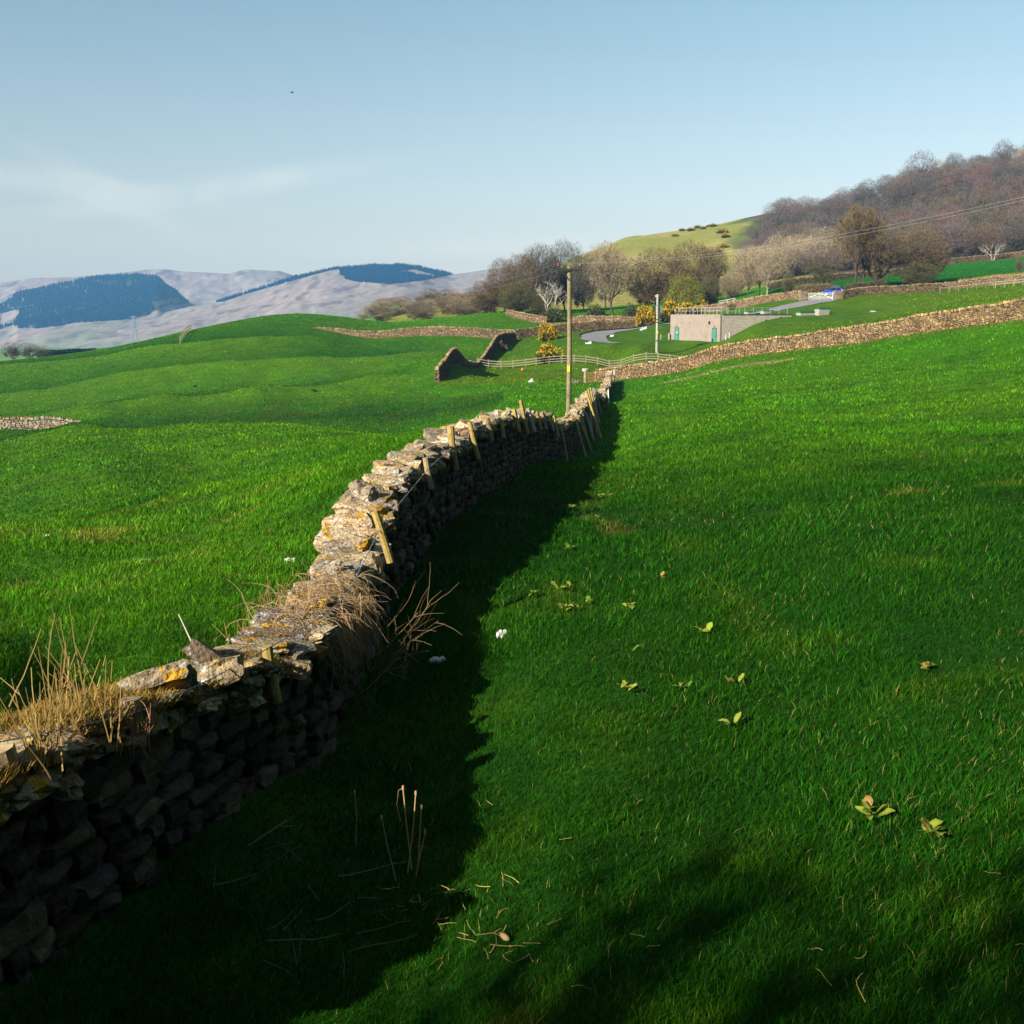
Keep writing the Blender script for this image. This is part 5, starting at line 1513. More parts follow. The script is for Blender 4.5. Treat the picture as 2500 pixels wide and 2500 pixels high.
# ------------------------------------------------------------------ the building set into the bank
def building():
    A = np.array([ray(1757, 835)[0] * 164, 164.0]); fdir = np.array([-.49, .8717]); sdir = np.array([.8717, .49])
    zt = .02; zb = -4.15
    FW, SL = 11.9, 13.9
    B, C = A + fdir * FW, A + sdir * SL
    Dd = B + sdir * SL
    e = empty('block_building', (A[0], A[1], zb), 'flat-roofed building with a cream front and teal doors set into the bank', 'building')
    O = np.array([A[0], A[1], zb])
    def wall_quad(name, p, q, thick, inward, m, uv=False, z0=-.4, z1=zt - zb):
        mb = MB()
        P0, P1 = np.array([*p, 0.0]) - np.array([A[0], A[1], 0]), np.array([*q, 0.0]) - np.array([A[0], A[1], 0])
        i3 = np.array([*inward, 0.0]) * thick
        V = [P0 + [0, 0, z0], P1 + [0, 0, z0], P1 + [0, 0, z1], P0 + [0, 0, z1]]
        V = np.array(V + [v + i3 for v in V])
        mb.add(V, [[0, 1, 2, 3], [5, 4, 7, 6], [4, 0, 3, 7], [1, 5, 6, 2], [3, 2, 6, 7], [4, 5, 1, 0]])
        o = mb.build(name, m, e)
        if uv:
            ul = o.data.uv_layers.new(name='UVMap')
            L = float(np.linalg.norm(P1 - P0))
            for poly in o.data.polygons:
                for li in poly.loop_indices:
                    co = o.data.vertices[o.data.loops[li].vertex_index].co
                    tt = ((co.x - P0[0]) * (P1 - P0)[0] + (co.y - P0[1]) * (P1 - P0)[1]) / L
                    ul.data[li].uv = (tt, co.z)
        return o
    wall_quad('front_wall', A, B, .3, sdir, M['render'])
    ins = A + sdir * .303
    wall_quad('side_wall', ins + fdir * 0, C, .3, fdir, M['block'], True)
    wall_quad('back_wall', C + fdir * .303, Dd, .3, -sdir, M['block'], True)
    wall_quad('far_wall', B + sdir * .303, Dd - sdir * .303, .3, -fdir, M['block'], True)
    mb = MB()
    cc = (A + Dd) / 2 - A
    box(mb, (cc[0], cc[1], zt - zb - .16), (FW / 2 - .32, SL / 2 - .32, .10), (*fdir, 0)); mb.build('roof', M['concrete'], e)
    mb = MB()   # coping strip along the side wall
    p, q = np.array([*(sdir * .35), 0]), np.array([*(sdir * SL), 0]); up = np.array([0, 0, zt - zb + .04])
    beam(mb, p + up + np.array([*(fdir * .12), 0]), q + up + np.array([*(fdir * .12), 0]), .40, .07); mb.build('coping', M['kerb'], e)
    nout = -sdir
    def on_front(t, z, out=0.0):
        return np.array([*(fdir * t + nout * out), z])
    for t, has_sign in ((1.25, False), (10.2, True)):
        mb = MB(); box(mb, on_front(t, 1.02 + .06, .012), (.47, .03, 1.04), (*fdir, 0)); o = mb.build('door', M['door'], e)
        mb = MB(); box(mb, on_front(t - .3, 1.05, .06), (.05, .03, .09), (*fdir, 0)); mb.build('handle', M['dark'], o)
        mb = MB()
        for sg in (-1, 1): box(mb, on_front(t + sg * .505, 1.08, .01), (.035, .035, 1.06), (*fdir, 0))
        box(mb, on_front(t, 2.165, .01), (.54, .035, .03), (*fdir, 0)); mb.build('frame', M['dark'], o)
        if has_sign:
            mb = MB(); box(mb, on_front(t - .1, 1.45, .05), (.11, .008, .09), (*fdir, 0)); mb.build('door_sign', M['white'], o)
        mb = MB(); box(mb, on_front(t, 2.42, .05), (.06, .05, .09), (*fdir, 0)); mb.build('door_lamp', M['dark'], e)
    mb = MB(); box(mb, on_front(2.4, 2.95, .09), (.12, .09, .17), (*fdir, 0)); box(mb, on_front(2.4, 3.18, .07), (.08, .06, .05), (*fdir, 0)); mb.build('flood_lamp', M['dark'], e)
    for t, z in ((7.1, 2.9), (9.2, 2.9), (3.1, 1.0)):
        mb = MB(); box(mb, on_front(t, z, .02), (.03, .02, .15), (*fdir, 0)); mb.build('vent_slot', M['dark'], e)
    def on_side(t, z, out=0.0):
        return np.array([*(sdir * t - fdir * out), z])
    for t, z, w in ((8.9, 3.02, .36), (11.7, 3.62, .20)):
        mb = MB(); box(mb, on_side(t, z, .0), (w, .04, w), (*sdir, 0)); mb.build('side_opening', M['dark'], e)
    mb = MB(); tube(mb, [on_side(10.8, 3.55, .1), on_side(11.3, 3.35, .12), on_side(11.8, 3.25, .12)], .07, 6); box(mb, on_side(11.3, 3.4, .1), (.3, .08, .06), (*sdir, 0)); mb.build('pipe', M['dark'], e)
    mb = MB(); beam(mb, on_side(.5, -.1, .03), on_side(9, .0, .03), .06, .5); mb.build('damp_course', M['kerb'], e)
    # roof railing: front, side and far edges
    H = zt - zb
    posts = []
    for t in np.linspace(.45, 11.4, 13): posts.append(np.array([*(fdir * t + sdir * .5), H]))
    for t in np.linspace(1.6, 13.4, 8): posts.append(np.array([*(fdir * .5 + sdir * t), H]))
    for t in np.linspace(1.6, 13.4, 6): posts.append(np.array([*(fdir * 11.4 + sdir * t), H]))
    for q in posts:
        mb = MB(); tube(mb, [q - np.array([0, 0, .1]), q + np.array([0, 0, 1.02])], .02, 6); mb.build('railing_post', M['rail'], e)
    for z in (1.0, .52):
        mb = MB()
        c1, c2, c3, c4 = [np.array([*q, H + z]) for q in (fdir * .5 + sdir * 13.4, fdir * .5 + sdir * .5, fdir * 11.4 + sdir * .5, fdir * 11.4 + sdir * 13.4)]
        for a, b in ((c1, c2), (c2, c3), (c3, c4)): tube(mb, [a, b], .019, 6)
        mb.build('railing', M['rail'], e)


building()
for k, (u, v0, v1, lab) in enumerate(((1772, 820, 833, 'left of two white posts at the block side wall'), (1780, 820, 833, 'right of two white posts at the block side wall'))):
    d = 163.2 + k * .4
    p = on(u, d, 830); mb = MB(); tube(mb, [p - np.array([0, 0, .3]), p + np.array([0, 0, .85])], .055, 8); tag(mb.build('marker_post', M['white']), lab, 'post', 'white posts by the building')
for k, (u, h_, lab) in enumerate(((1613, .8, 'short grey post on the lawn left of the building'), (1632.5, .95, 'squat stone post against the left corner of the building'))):
    p = on(u, 174, 830); mb = MB(); box(mb, p + np.array([0, 0, h_ / 2 - .1]), (.06 + .05 * k, .06 + .05 * k, h_ / 2 + .1)); tag(mb.build('marker_post', M['concrete']), lab, 'post', 'grey posts by the building')
for (u, v, w, hh, lid, lab) in ((1967, 769, 1.35, .32, .16, 'long low concrete hatch with a teal lid on the mound'), (2006.5, 769, .93, .85, .16, 'taller concrete hatch with a teal lid on the mound'), (1832, 766, .85, .25, .12, 'left low teal-lidded hatch behind the roof railing'), (1872, 765, .9, .3, .14, 'right low teal-lidded hatch behind the roof railing'), (2139, 767, .65, .08, .10, 'flat dark green cover lying alone on the lawn')):
    p = hit(u, v, 172, 200)
    e = empty('access_hatch', p, lab, 'hatch', 'access hatches on the mound', R(20))
    mb = MB(); box(mb, (0, 0, hh / 2 - .1), (w, .6, hh / 2 + .1)); mb.build('base', M['concrete'], e)
    mb = MB(); box(mb, (0, 0, hh + lid * .7 + .002), (w * 1.03, .64, lid * .7)); mb.build('lid', M['lid'], e)

# ------------------------------------------------------------------ blue car behind the gate
def car():
    p = on(2037, 205.5, 715)
    p[2] = P(2037, 722, 205.5)[2]
    e = empty('parked_car', p, 'blue hatchback car parked beyond the white gate, only its upper part showing', 'car')
    e.rotation_euler = (0, 0, R(180 - 28))
    prof = [(-1.95, .32), (-1.98, .62), (-1.9, .92), (-1.72, 1.12), (-1.2, 1.44), (-.4, 1.52), (.35, 1.46), (1.05, 1.0), (1.75, .86), (1.98, .66), (2.0, .34)]
    def extr(pr, w0, w1, name, m, parent, bev=.12):
        mb = MB(); n = len(pr)
        rows = [(-w0 + bev, .96), (-w0, 1.0), (w0, 1.0), (w0 - bev, .96)]
        V = []
        for yy, s_ in ((-w0, 1), (w0, 1)):
            for (x, z) in pr:
                tz = max(0, (z - .95) / .6)
                V.append((x, yy * (1 - .16 * tz), z))
        V = np.array(V)
        F4 = [[k, (k + 1) % n, n + (k + 1) % n, n + k] for k in range(n)]
        mb.add(V, F4)
        cL, cR = V[:n].mean(0), V[n:].mean(0)
        mb.add(np.vstack([V[:n], cL]), [[(k + 1) % n, k, n] for k in range(n)]); mb.add(np.vstack([V[n:], cR]), [[k, (k + 1) % n, n] for k in range(n)])
        return mb.build(name, m, parent)
    extr(prof, .86, .86, 'body', M['blue'], e)
    def pane(name, pts):
        mb = MB(); mb.add(pts, [[0, 1, 2, 3]]); mb.build(name, M['glass'], e)
    pane('windscreen', [(.42, -.72, 1.43), (1.04, -.80, 1.03), (1.04, .80, 1.03), (.42, .72, 1.43)])
    pane('rear_window', [(-1.68, -.76, 1.17), (-1.24, -.70, 1.43), (-1.24, .70, 1.43), (-1.68, .76, 1.17)])
    for s in (-1, 1):
        y1, y0 = s * .868, s * .775
        for x0, x1, x2, x3 in ((-1.35, -.45, -.45, -1.15), (-.35, .85, .28, -.35)):
            pane('side_window', [(x0, y1, 1.0), (x1, y1, 1.0), (x2, y0, 1.42), (x3, y0, 1.40)])
        for x in (-1.22, 1.25):
            mb = MB(); tube(mb, [(x, s * .68, .31), (x, s * .88, .31)], .31, 18); w_ = mb.build('wheel', M['dark'], e)
            mb = MB(); tube(mb, [(x, s * .881, .31), (x, s * .893, .31)], .19, 14); mb.build('rim', M['rail'], w_)
        mb = MB(); box(mb, (1.86, s * .62, .70), (.10, .17, .08)); mb.build('headlight', M['white'], e)
        mb = MB(); box(mb, (.72, s * .95, 1.02), (.08, .09, .06)); mb.build('mirror', M['blue'], e)
    mb = MB(); box(mb, (2.0, 0, .45), (.03, .7, .12)); mb.build('bumper', M['dark'], e)


car()

# ------------------------------------------------------------------ crows, pylon
def crow(label, u, v, d, yaw, sc=1.0):
    p = hit(u, v) if d is None else P(u, v, d)
    mb = MB()
    body = [(-.20, 0, .13), (-.12, 0, .155), (0, 0, .17), (.10, 0, .19), (.15, 0, .23), (.18, 0, .255), (.225, 0, .25), (.27, 0, .245)]
    rad = [.012, .045, .075, .07, .045, .042, .03, .004]
    tube(mb, body, rad, 10)
    tube(mb, [(-.18, 0, .14), (-.30, 0, .10)], (.035, .02), 6)
    for s in (-1, 1): tube(mb, [(.0, s * .03, .12), (.02, s * .035, 0)], .008, 5)
    for s in (-1, 1): stone(mb, (-.03, s * .065, .16), (.15, .014, .05), (1, 0, .1), (0, 0, 0), .02, CUBE2, (1, 1, 1), np.random.default_rng(4))
    o = mb.build('crow', M['black'], smooth=True); o.location = p; o.rotation_euler = (0, 0, yaw); o.scale = (sc,) * 3
    tag(o, label, 'bird', 'black crows')


crow('black crow standing upright on the pasture crest, the left of two', 476, 948, None, R(70), 1.5)
crow('black crow crouching on the pasture, the right of two', 768, 959, None, R(200), 1.4)
p = P(713, 226, 95); mb = MB()
tube(mb, [(-.16, 0, 0), (0, 0, 0.01), (.14, 0, 0)], [.01, .045, .008], 8)
mb.add([(-.06, 0, .02), (.06, 0, .02), (.02, .30, .10), (-.05, .28, .09)], [[0, 1, 2, 3]]); mb.add([(-.06, 0, .02), (.06, 0, .02), (.02, -.30, .06), (-.05, -.28, .05)], [[0, 1, 2, 3]])
o = mb.build('flying_bird', M['black']); o.location = p; o.rotation_euler = (0, 0, R(30)); tag(o, 'tiny dark bird flying high in the open sky', 'bird')


def pylon():
    d = 1350
    p = P(330, 848, d); H = P(330, 771, d)[2] - p[2]
    e = empty('power_pylon', p, 'faint steel lattice pylon in the valley before the pale fell', 'pylon')
    mb = MB()
    def half(z): return 3.4 * (1 - z / H) ** 1.3 + .6
    lv = np.linspace(0, H, 9)
    for sx_, sy_ in ((1, 1), (1, -1), (-1, 1), (-1, -1)):
        tube(mb, [(sx_ * half(z), sy_ * half(z), z) for z in lv], .2, 4, cap=False)
    for a, b in zip(lv[:-1], lv[1:]):
        for s in (-1, 1):
            tube(mb, [(-half(a), s * half(a), a), (half(b), s * half(b), b)], .16, 3, cap=False); tube(mb, [(half(a), s * half(a), a), (-half(b), s * half(b), b)], .16, 3, cap=False)
            tube(mb, [(s * half(a), -half(a), a), (s * half(b), half(b), b)], .16, 3, cap=False)
    mb.build('tower', M['tank'], e)
    for f, w in ((.95, 4.5), (.80, 6), (.65, 5)):
        mb = MB(); tube(mb, [(-w, 0, H * f), (0, 0, H * f + 1.0), (w, 0, H * f)], .25, 4); tube(mb, [(-w, 0, H * f), (w, 0, H * f)], .22, 4); mb.build('crossarm', M['tank'], e)


pylon()
# ------------------------------------------------------------------ trees
def tmat(n, c): return mat(n, c, .95, True, (.6, .15), None, spec=.03)
M['tw_brown'] = tmat('brown_twigs', (.125, .086, .050)); M['tw_tan'] = tmat('tan_twigs', (.26, .20, .12)); M['tw_dark'] = tmat('dark_twigs', (.082, .072, .054))
M['tw_purple'] = tmat('purple_twigs', (.135, .092, .085)); M['tw_grey'] = tmat('grey_twigs', (.098, .086, .07)); M['tw_gold'] = tmat('golden_twigs', (.135, .095, .048)); M['tw_red'] = tmat('red_twigs', (.15, .088, .07)); M['tw_green'] = tmat('green_twigs', (.095, .09, .04))


def put(name, meshes, mats, u, vb, d, hp, wp_, label, group=None, rz=0, seed=0, dz=0.0):
    p = on(u, d, vb)
    h, w = hp * d / FPX, wp_ * d / FPX
    return tree_thing(name, meshes, mats, p + np.array([0, 0, -.1 + dz]), (w, w, h), label, 'tree', group, rz)


KW = dict(width=1.0)
TA = tree_meshes(1, **KW, fork=.24, limbs=8, nsl=24, sw=.0024, low=.14, shell=8500)            # broad dome
TB = tree_meshes(2, **KW, fork=.16, limbs=9, nsl=24, sw=.0025, low=.06, upright=.5, shell=9500)  # low forking
TC = tree_meshes(3, **KW, fork=.30, limbs=7, nsl=22, sw=.0022, low=.27, upright=.8, shell=2300, thick=.028)   # upright
TD = tree_meshes(4, **KW, fork=.20, limbs=7, nsl=20, sw=.0021, low=.30, thick=.034, shell=2000)  # open
TE = tree_meshes(5, **KW, fork=.14, limbs=9, nsl=20, sw=.0027, low=.03, stems=3, upright=.3, shell=8000)  # many-stemmed
GL = 'leafless trees left of centre'
put('bare_tree', TE, (M['bark'], M['tw_brown']), 1188, 772, 252, 82, 88, 'low brown leafless tree at the left end of the central clump', GL, .3)
put('bare_tree', TB, (M['bark'], M['tw_brown']), 1232, 770, 254, 128, 100, 'brown leafless tree, second from the left in the central clump', GL, 1.1)
put('bare_tree', TE, (M['bark'], M['tw_brown']), 1272, 772, 250, 152, 104, 'tall warm-brown leafless tree in the middle of the central clump', GL, 2.0)
put('bare_tree', TA, (M['bark'], M['tw_grey']), 1318, 772, 262, 162, 108, 'tall greyish leafless tree behind the white dead tree', GL, .7)
put('bare_tree', TB, (M['bark'], M['tw_grey']), 1378, 770, 270, 166, 116, 'tallest grey leafless tree directly behind the brown pole top', GL, 2.6)
put('bare_tree', TB, (M['bark'], M['tw_dark']), 1425, 768, 262, 130, 74, 'dark leafless tree right of the brown pole', GL, 3.3)
put('bare_tree', TB, (M['bark'], M['tw_green']), 1262, 776, 244, 84, 96, 'greenish ivy-clad tree at the front of the central clump', GL, 4.0)
put('bare_tree', TB, (M['bark'], M['tw_green']), 1316, 776, 243, 70, 72, 'small greenish tree left of the white dead tree', GL, 4.9)
GC = 'leafless trees behind the building'
put('bare_tree', TC, (M['bark'], M['tw_tan']), 1497, 766, 246, 152, 122, 'pale tan leafless tree standing clear behind the tarmac bend', GC, .2)
put('bare_tree', TA, (M['bark'], M['tw_tan']), 1478, 758, 300, 160, 120, 'paler tan leafless tree just behind the clear-standing one', GC, 1.2)
put('bare_tree', TB, (M['bark'], M['tw_brown']), 1608, 765, 248, 150, 178, 'wide spreading brown leafless tree behind the grey pole', GC, 2.4)
put('bare_tree', TE, (M['bark'], M['tw_brown']), 1690, 752, 268, 158, 150, 'dense brown leafless tree above the willow bush', GC, .9)
put('bare_tree', TE, (M['bark'], M['tw_gold']), 1738, 748, 275, 140, 84, 'golden-brown leafless tree right of the dense brown one', GC, 2.9)
put('bare_tree', TE, (M['bark'], M['tw_green']), 1733, 742, 240, 84, 50, 'dark ivy-covered multi-stemmed tree right of the willow bush', GC, 1.9)
put('bare_tree', TA, (M['bark'], M['tw_tan']), 1783, 742, 246, 78, 66, 'small rounded tan tree beside the white bar fence', GC, .4)
put('bare_tree', TC, (M['bark'], M['tw_tan']), 1828, 738, 244, 98, 62, 'slim tan tree, left of the three by the dipping wall', GC, 5.0)
put('bare_tree', TC, (M['bark'], M['tw_tan']), 1853, 732, 250, 100, 58, 'slim tan tree, middle of the three by the dipping wall', GC, 4.4)
put('bare_tree', TC, (M['bark_pale'], M['tw_tan']), 1871, 722, 240, 92, 58, 'slim tan tree with a pale trunk, right of the three', GC, 3.6)
put('bare_tree', TE, (M['bark'], M['tw_green']), 1924, 718, 226, 56, 34, 'small dark green thorn left of the drive gate', GC, 2.2)
put('bare_tree', TD, (M['bark'], M['tw_green']), 2012, 712, 219, 84, 92, 'leaning olive thorn tree behind the white gate', GC, 5.6)
GR = 'big leafless trees right of the gate'
put('bare_tree', TC, (M['bark'], M['tw_gold']), 2087, 704, 222, 198, 128, 'tallest leafless tree, left of the big trio behind the car', GR, 1.5)
put('bare_tree', TC, (M['bark'], M['tw_brown']), 2105, 704, 226, 186, 110, 'twin-trunk partner close beside the tallest leafless tree', GR, 4.2)
put('bare_tree', TD, (M['bark'], M['tw_gold']), 2150, 701, 222, 160, 158, 'round golden leafless tree, middle of the big trio', GR, .1)
put('bare_tree', TD, (M['bark'], M['tw_brown']), 2133, 702, 228, 120, 90, 'slender crooked leafless tree between the tall and the round one', GR, 3.0)
put('bare_tree', TB, (M['bark'], M['tw_brown']), 2242, 696, 226, 142, 150, 'wide leafless tree, right of the big trio', GR, 5.1)
put('bare_tree', TE, (M['bark'], M['tw_green']), 2245, 700, 220, 62, 98, 'dense dark thorn under the wide leafless tree', GR, .6)
put('bare_tree', TC, (M['bark'], M['tw_brown']), 2488, 668, 214, 44, 26, 'tiny young tree by the verge at the right edge', GR, .6)
TV = tree_meshes(9, **KW, fork=.18, limbs=7, nsl=12, sw=.0045, low=.16, thick=.03, shell=900)
GV = 'leafless valley trees'
for u, hp, w_, rz, lab in ((33, 52, 62, 0, 'left of three bare valley trees at the left edge'), (74, 46, 56, 2, 'middle of three bare valley trees at the left edge'), (104, 38, 54, 4, 'low spreading valley tree, right of the three')):
    put('bare_tree', TV, (M['bark'], M['tw_brown']), u, 888, 470, hp, w_, lab, GV, rz)
put('bare_tree', TE, (M['bark'], M['tw_brown']), 253, 868, 520, 18, 74, 'low brown scrub patch in the valley beside the dark walls', GV, 1)

# white dead trees
def dead_tree(u, vb, d, hp, w_, label, seed):
    g = np.random.default_rng(seed)
    p = on(u, d, vb); h, w = hp * d / FPX, w_ * d / FPX
    e = empty('dead_tree', p, label, 'tree')
    mb, lb = MB(), MB()
    def grow(q, dr, L, r, k, out):
        pts = [q]; n = 6
        for i in range(n):
            dr = _unit(dr + g.normal(0, .17, 3) + np.array([0, 0, .06]))
            pts.append(pts[-1] + dr * L / n)
        pts = np.array(pts)
        tube(out, pts, (r, r * .45), 6 if k < 2 else 4, (1, 1, 1))
        if k < 3:
            for c in range((5, 4, 3)[k]):
                i = int(g.integers(2 if k else 3, n + 1))
                s = _unit(np.array([g.normal(0, 1), g.normal(0, .6), g.uniform(-.1, .3)]))
                a = R(g.uniform(25, 55))
                grow(pts[i], _unit(_unit(pts[i] - pts[i - 1]) * math.cos(a) + s * math.sin(a)), L * g.uniform(.45, .75) * (1.5 if k == 0 else 1), r * .55, k + 1, lb)
    for s_ in (-1, 1):
        grow(np.array([s_ * .2, 0, -.2]), _unit(np.array([s_ * .32, 0, 1])), h * .48, h * .021, 0, mb)
    mb.build('trunk', M['bark_pale'], e, smooth=True); lb.build('limbs', M['bark_pale'], e, smooth=True)


dead_tree(1352, 768, 238, 92, 60, 'bleached white dead tree without twigs in front of the central clump', 41)
dead_tree(2424, 640, 346, 46, 44, 'bleached white dead tree at the foot of the wood', 43)

# ------------------------------------------------------------------ woodland on the hill: individual leafless trees
WV = [tree_meshes(50 + k, width=1.0, fork=.13, limbs=8, nsl=16, sw=.0036, slen=.075, low=.0, sub=5, thick=.018, upright=.5, shell=2900) for k in range(4)]
KINDS = [('tw_purple', 'purplish leafless tree among the dense wood on the right hill'), ('tw_grey', 'grey-brown leafless tree among the dense wood on the right hill'), ('tw_brown', 'brown leafless tree among the dense wood on the right hill'), ('tw_red', 'reddish leafless tree among the dense wood on the right hill'), ('tw_dark', 'dark leafless tree among the dense wood on the right hill'), ('tw_tan', 'pale tan leafless tree among the dense wood on the right hill')]


def proto(name, meshes, mb_, mt):
    """one-mesh tree: limbs and twigs share a mesh, two materials"""
    m = MB()
    for src, mi in ((meshes[0], 0), (meshes[1], 1)):
        off = m.n
        m.v += src.v; m.f += [f + off for f in src.f]; m.c += src.c; m.m += [np.full(len(a), mi, int) for a in src.m]; m.n += src.n
    o = m.build(name, [mb_, mt])
    return o


protos = {}
g = np.random.default_rng(61)
WOOD = xy([(1805, 352), (2000, 366), (2215, 372), (2330, 366), (2600, 376), (2640, 640), (2400, 634), (2200, 652), (2010, 668), (1905, 655), (1850, 560)])
placed = []
tries = 0
while len(placed) < 250 and tries < 60000:
    tries += 1
    d = g.uniform(348, 668); x = g.uniform(60, 340)
    if not bool(in_poly(np.array([x]), np.array([d]), WOOD)[0]): continue
    if any((x - a) ** 2 + (d - b) ** 2 < (7.0 + (d - 350) * .010) ** 2 for a, b, _ in placed): continue
    placed.append((x, d, 0))
used = set()
for (x, d, _) in placed:
    u = 1250 + FPX * x / d * .985
    n = float(fbm(x / 45, d / 60, 0, 91, 2))
    low_left = u < 2010 and d < 470
    r = g.random()
    kk = 5 if (low_left and r < .75) else int(g.choice([0, 1, 2, 3, 4, 5], p=[.34, .20, .12, .08 + .06 * (n > 0), .20, .06 - .06 * (n > 0)]))
    wv = int(g.integers(4))
    h = g.uniform(10, 14.5); w = g.uniform(11.5, 17)
    key = (kk, wv)
    loc = (x, d, float(gz(x, d)) - .3)
    if key not in protos:
        o = proto('bare_tree', WV[wv], M['bark'], M[KINDS[kk][0]])
        protos[key] = o
    else:
        o = protos[key].copy(); COL.objects.link(o)
    o.location = loc; o.rotation_euler = (0, 0, g.uniform(0, 6.28)); o.scale = (w, w, h)
    tag(o, KINDS[kk][1], 'tree', 'leafless trees of the hillside wood')
for (u, d, hp, w_, kk, lab) in ((2445, 622, 76, 56, 4, 'round dark tree alone on the skyline at the top right'), (2322, 632, 62, 36, 4, 'small dark tree on the skyline left of the round one'), (2248, 636, 84, 84, 0, 'large purplish tree bulging above the wooded skyline'), (2062, 655, 62, 60, 0, 'wispy purple tree on the lower wooded skyline')):
    o = proto('bare_tree', WV[kk % 4], M['bark'], M[KINDS[kk][0]])
    p = on(u, d, 420); o.location = p - np.array([0, 0, .4]); o.scale = (w_ * d / FPX, w_ * d / FPX, hp * d / FPX)
    tag(o, lab, 'tree', 'trees on the wooded skyline')
# scrub on the low bank left of the central clump
g = np.random.default_rng(67)
SCR = []
for k in range(400):
    u, d = g.uniform(875, 1215), g.uniform(318, 440)
    if d < 318 + max(0, (960 - u)) * .8 or any(abs(u - a) < 15 and abs(d - b) < 16 for a, b in SCR): continue
    SCR.append((u, d))
for k, (u, d) in enumerate(SCR[:44]):
    kk = int(g.choice([2, 5, 1, 0], p=[.42, .46, .08, .04]))
    o = protos.get((kk, k % 4)) or protos[[q for q in protos][0]]
    o = o.copy(); COL.objects.link(o)
    p = on(u, d, 760); o.location = p - np.array([0, 0, .3]); o.rotation_euler = (0, 0, g.uniform(0, 6))
    h = g.uniform(3.0, 5.2); w = g.uniform(6, 9.5); o.scale = (w, w, h)
    tag(o, 'brown leafless scrub tree on the low bank below the far fells', 'tree', 'scrub trees on the low bank')

# ------------------------------------------------------------------ gorse, willow, hedges
def bush(name, parts, loc, size, label, cat='bush', group=None, rz=0.0):
    e = empty(name, loc, label, cat, group, rz); e.scale = size
    for nm, mb, m in parts:
        if mb.n: mb.build(nm, m, e)
    return e


YEL, GRN = (.52, .32, .012), (.045, .055, .012)
G1 = leaf_cloud(91, 5200, [GRN, YEL], None, .040, 18, top=.28)
G2 = leaf_cloud(92, 5200, [GRN, YEL], None, .040, 16, top=.12)
gset = (('foliage', 0, M['leaf']), ('blossom', 1, M['petal']))
for (u, vb, d, w, h, G, lab) in ((1338, 826, 176, 50, 38, G2, 'round yellow gorse bush against the pinkish wall'), (1340, 888, 154, 66, 40, G1, 'round yellow gorse bush growing through the rail fence'), (1578, 802, 206, 56, 46, G2, 'yellow gorse bush at the top of the tarmac bend'), (1640, 800, 208, 58, 46, G1, 'yellow gorse bush touching the left end of the building roof'), (1682, 775, 213, 62, 31, G1, 'long yellow gorse bush behind the roof railing'), (1718, 775, 216, 20, 26, G1, 'small yellow gorse bush right of the long one behind the railing'), (1790, 768, 207, 24, 16, None, 'small rusty bush against the dipping wall'), (1230, 872, 176, 26, 22, None, 'small brownish bush in the shade of the stepped wall')):
    p = on(u, d, vb)
    if G is None:
        q = leaf_cloud(93, 1500, [(.10, .075, .025), (.22, .15, .03)], [.6, .4], .05, 8)
        parts = [('foliage', q[0], M['leaf']), ('dead_foliage', q[1], M['leaf'])]
    else:
        parts = [(a, G[b], m) for a, b, m in gset]
    bush('gorse_bush', parts, p, (w * d / FPX / 2, w * d / FPX / 2, h * d / FPX), lab, 'bush', 'gorse bushes', u % 6)
g = np.random.default_rng(94)
for k, (u, d, w, h) in enumerate(((1688, 640, 26, 10), (1702, 655, 20, 9), (1715, 640, 18, 8), (1742, 650, 22, 10), (1762, 600, 30, 14), (1772, 575, 24, 16), (1768, 545, 22, 14), (1755, 530, 20, 14), (1648, 620, 20, 8), (1665, 650, 22, 8), (1728, 660, 16, 7), (1100, 432, 36, 11), (1115, 428, 26, 10), (950, 425, 22, 7), (935, 420, 16, 6))):
    p = on(u, d, 600)
    lab = 'distant yellow gorse patch on the low scrub bank' if d < 450 else 'distant yellow gorse patch on the green hill above the trees'
    bush('gorse_bush', [('foliage', G1[0], M['leaf']), ('blossom', G1[1], M['petal'])], p, (w * d / FPX / 2 * .85, w * d / FPX / 2, h * d / FPX * .7), lab, 'bush', 'far gorse on the bank' if d < 450 else 'far gorse on the hill', u % 6)
q = leaf_cloud(95, 11000, [(.16, .165, .02), (.24, .215, .025), (.05, .06, .02)], [.5, .34, .16], .020, 22, inner=.2, dome=True)
p = on(1672, 234, 768)
bush('willow_bush', [('foliage', q[0], M['leaf']), ('catkins', q[1], M['leaf']), ('inner_twigs', q[2], M['leaf'])], p - np.array([0, 0, .3]), (52 * 234 / FPX, 50 * 234 / FPX, 88 * 234 / FPX), 'large round yellow-green willow bush behind the building', 'bush')
for k, (u, d, w, h, lab) in enumerate(((1590, 232, 40, 28, 'dark green low bush left of the grey pole'), (1545, 238, 60, 30, 'dull green low scrub under the pale tan tree'), (1345, 236, 60, 30, 'green low bush at the foot of the white dead tree'), (1450, 246, 50, 26, 'dull green low bush right of the brown pole'))):
    qq = leaf_cloud(96 + k, 2600, [(.05, .075, .018), (.10, .10, .03)], [.65, .35], .045, 10)
    bush('low_bush', [('foliage', qq[0], M['leaf']), ('dry_foliage', qq[1], M['leaf'])], on(u, d, 775), (w * d / FPX / 2, w * d / FPX / 2, h * d / FPX), lab, 'bush', None)


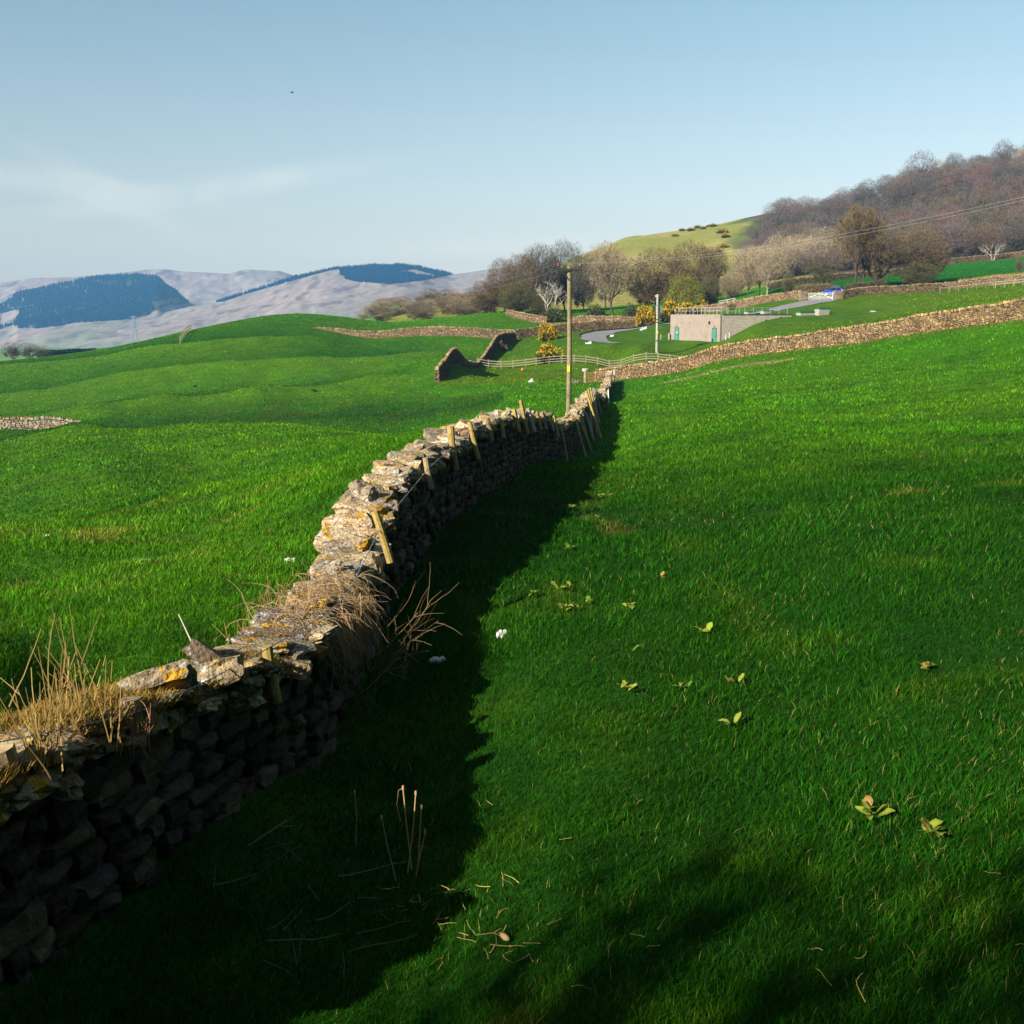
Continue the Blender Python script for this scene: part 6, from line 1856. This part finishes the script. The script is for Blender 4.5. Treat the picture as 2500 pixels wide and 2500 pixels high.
def hedge(label, pts, h, w, n, cols, seed):
    g = np.random.default_rng(seed)
    pts = np.array(pts)
    seg = np.concatenate([[0], np.cumsum(np.linalg.norm(np.diff(pts, axis=0), axis=1))])
    s = g.uniform(0, seg[-1], n)
    x = np.interp(s, seg, pts[:, 0]) + g.normal(0, w, n); y = np.interp(s, seg, pts[:, 1]) + g.normal(0, w, n)
    hh = h * (1 + .35 * fbm(s / 2.5, s * 0, 0, seed, 2))
    z = gz(x, y) + hh * g.uniform(0, 1, n) ** .8
    p = np.stack([x, y, z], -1)
    a = g.normal(0, 1, (n, 3)) + np.array([0, 0, .8]); a /= np.linalg.norm(a, axis=1)[:, None]
    b = np.cross(a, g.normal(0, 1, (n, 3))); b /= np.linalg.norm(b, axis=1)[:, None]
    V = np.stack([p - b * .035, p + b * .035, p + a * g.uniform(.25, .6, (n, 1))], 1).reshape(-1, 3)
    c = np.asarray(cols)[g.integers(0, len(cols), n)] * g.uniform(.7, 1.3, (n, 1))
    mb = MB(); mb.add(V, np.arange(n * 3).reshape(-1, 3), np.repeat(c, 3, 0))
    tag(mb.build('hedge', M['twig']), label, 'hedge')


hedge('trimmed brown leafless hedge beside the lane behind the white gate', xy([(1938, 219), (1990, 216), (2035, 215)]), 1.3, .35, 7000, [(.16, .11, .06), (.10, .085, .05), (.20, .14, .07)], 101)
hedge('dark leafless hedge under the big trees behind the car', xy([(2058, 215), (2120, 217), (2150, 217)]), 1.3, .4, 6000, [(.12, .09, .05), (.06, .06, .035)], 102)
hedge('rusty bracken bank above the wall at the right edge', xy([(2340, 208), (2430, 207), (2560, 205)]), 1.1, .7, 9000, [(.26, .17, .06), (.20, .13, .04), (.32, .25, .10)], 103)
rail_fence('white two-bar fence beside the small tan tree', None, [tuple(on(u, 236)[:2]) for u in (1752, 1771, 1790)], 1.1, (1.0, .6), M['white'], .09, 8)

# ------------------------------------------------------------------ tree just behind the viewer, whose shade falls on the bottom of the field
SHT = tree_meshes(120, width=1.0, fork=.2, limbs=9, nsl=30, sw=.006, slen=.08, low=.12, thick=.03, shell=6000)
for k, (x, y, h, w, lab) in enumerate(SHADE):
    z = float(gz(x, y)); h = h - z
    tree_thing('bare_tree', SHT, (M['bark'], M['tw_dark']), (x, y, z - .2), (w, w, h), lab, 'tree', 'trees behind the viewpoint', k * 1.7)

EVG = leaf_cloud(140, 9000, [(.018, .035, .014), (.03, .05, .02)], [.6, .4], .045, 26, inner=.2)  # unseen evergreens, added to cut sky light and deepen the shade
for k, (x, y, h, w) in enumerate(SKY_BLOCKERS):
    bush('sky_blocking_evergreen', [('crown', EVG[0], M['leaf']), ('young_growth', EVG[1], M['leaf'])], (x, y, float(gz(x, y)) - .3), (w / 2, w / 2, h), 'tall dark evergreen added out of view to block sky light', 'tree', 'evergreens added out of view to block sky light', k * 1.3)

# ------------------------------------------------------------------ grass
_mw = MAIN
def _keep(x, y):
    ok = (dist_line(x, y, _mw) > .30) & (dist_line(x, y, RWALL) > .3)
    ok &= ~in_poly(x, y, [(DRIVE[0][0], 160), (60, 160), (60, 215), (10, 215), (10, 160)]) | (y < 160)
    return ok


tag(grass_field('grass', GRASS_N, 4.3, 420, R(33), None, M['blade'], 131, .062, _keep), 'short thick green pasture grass', 'grass', None, 'stuff')
build_far(M)
build_light(**LIGHT)
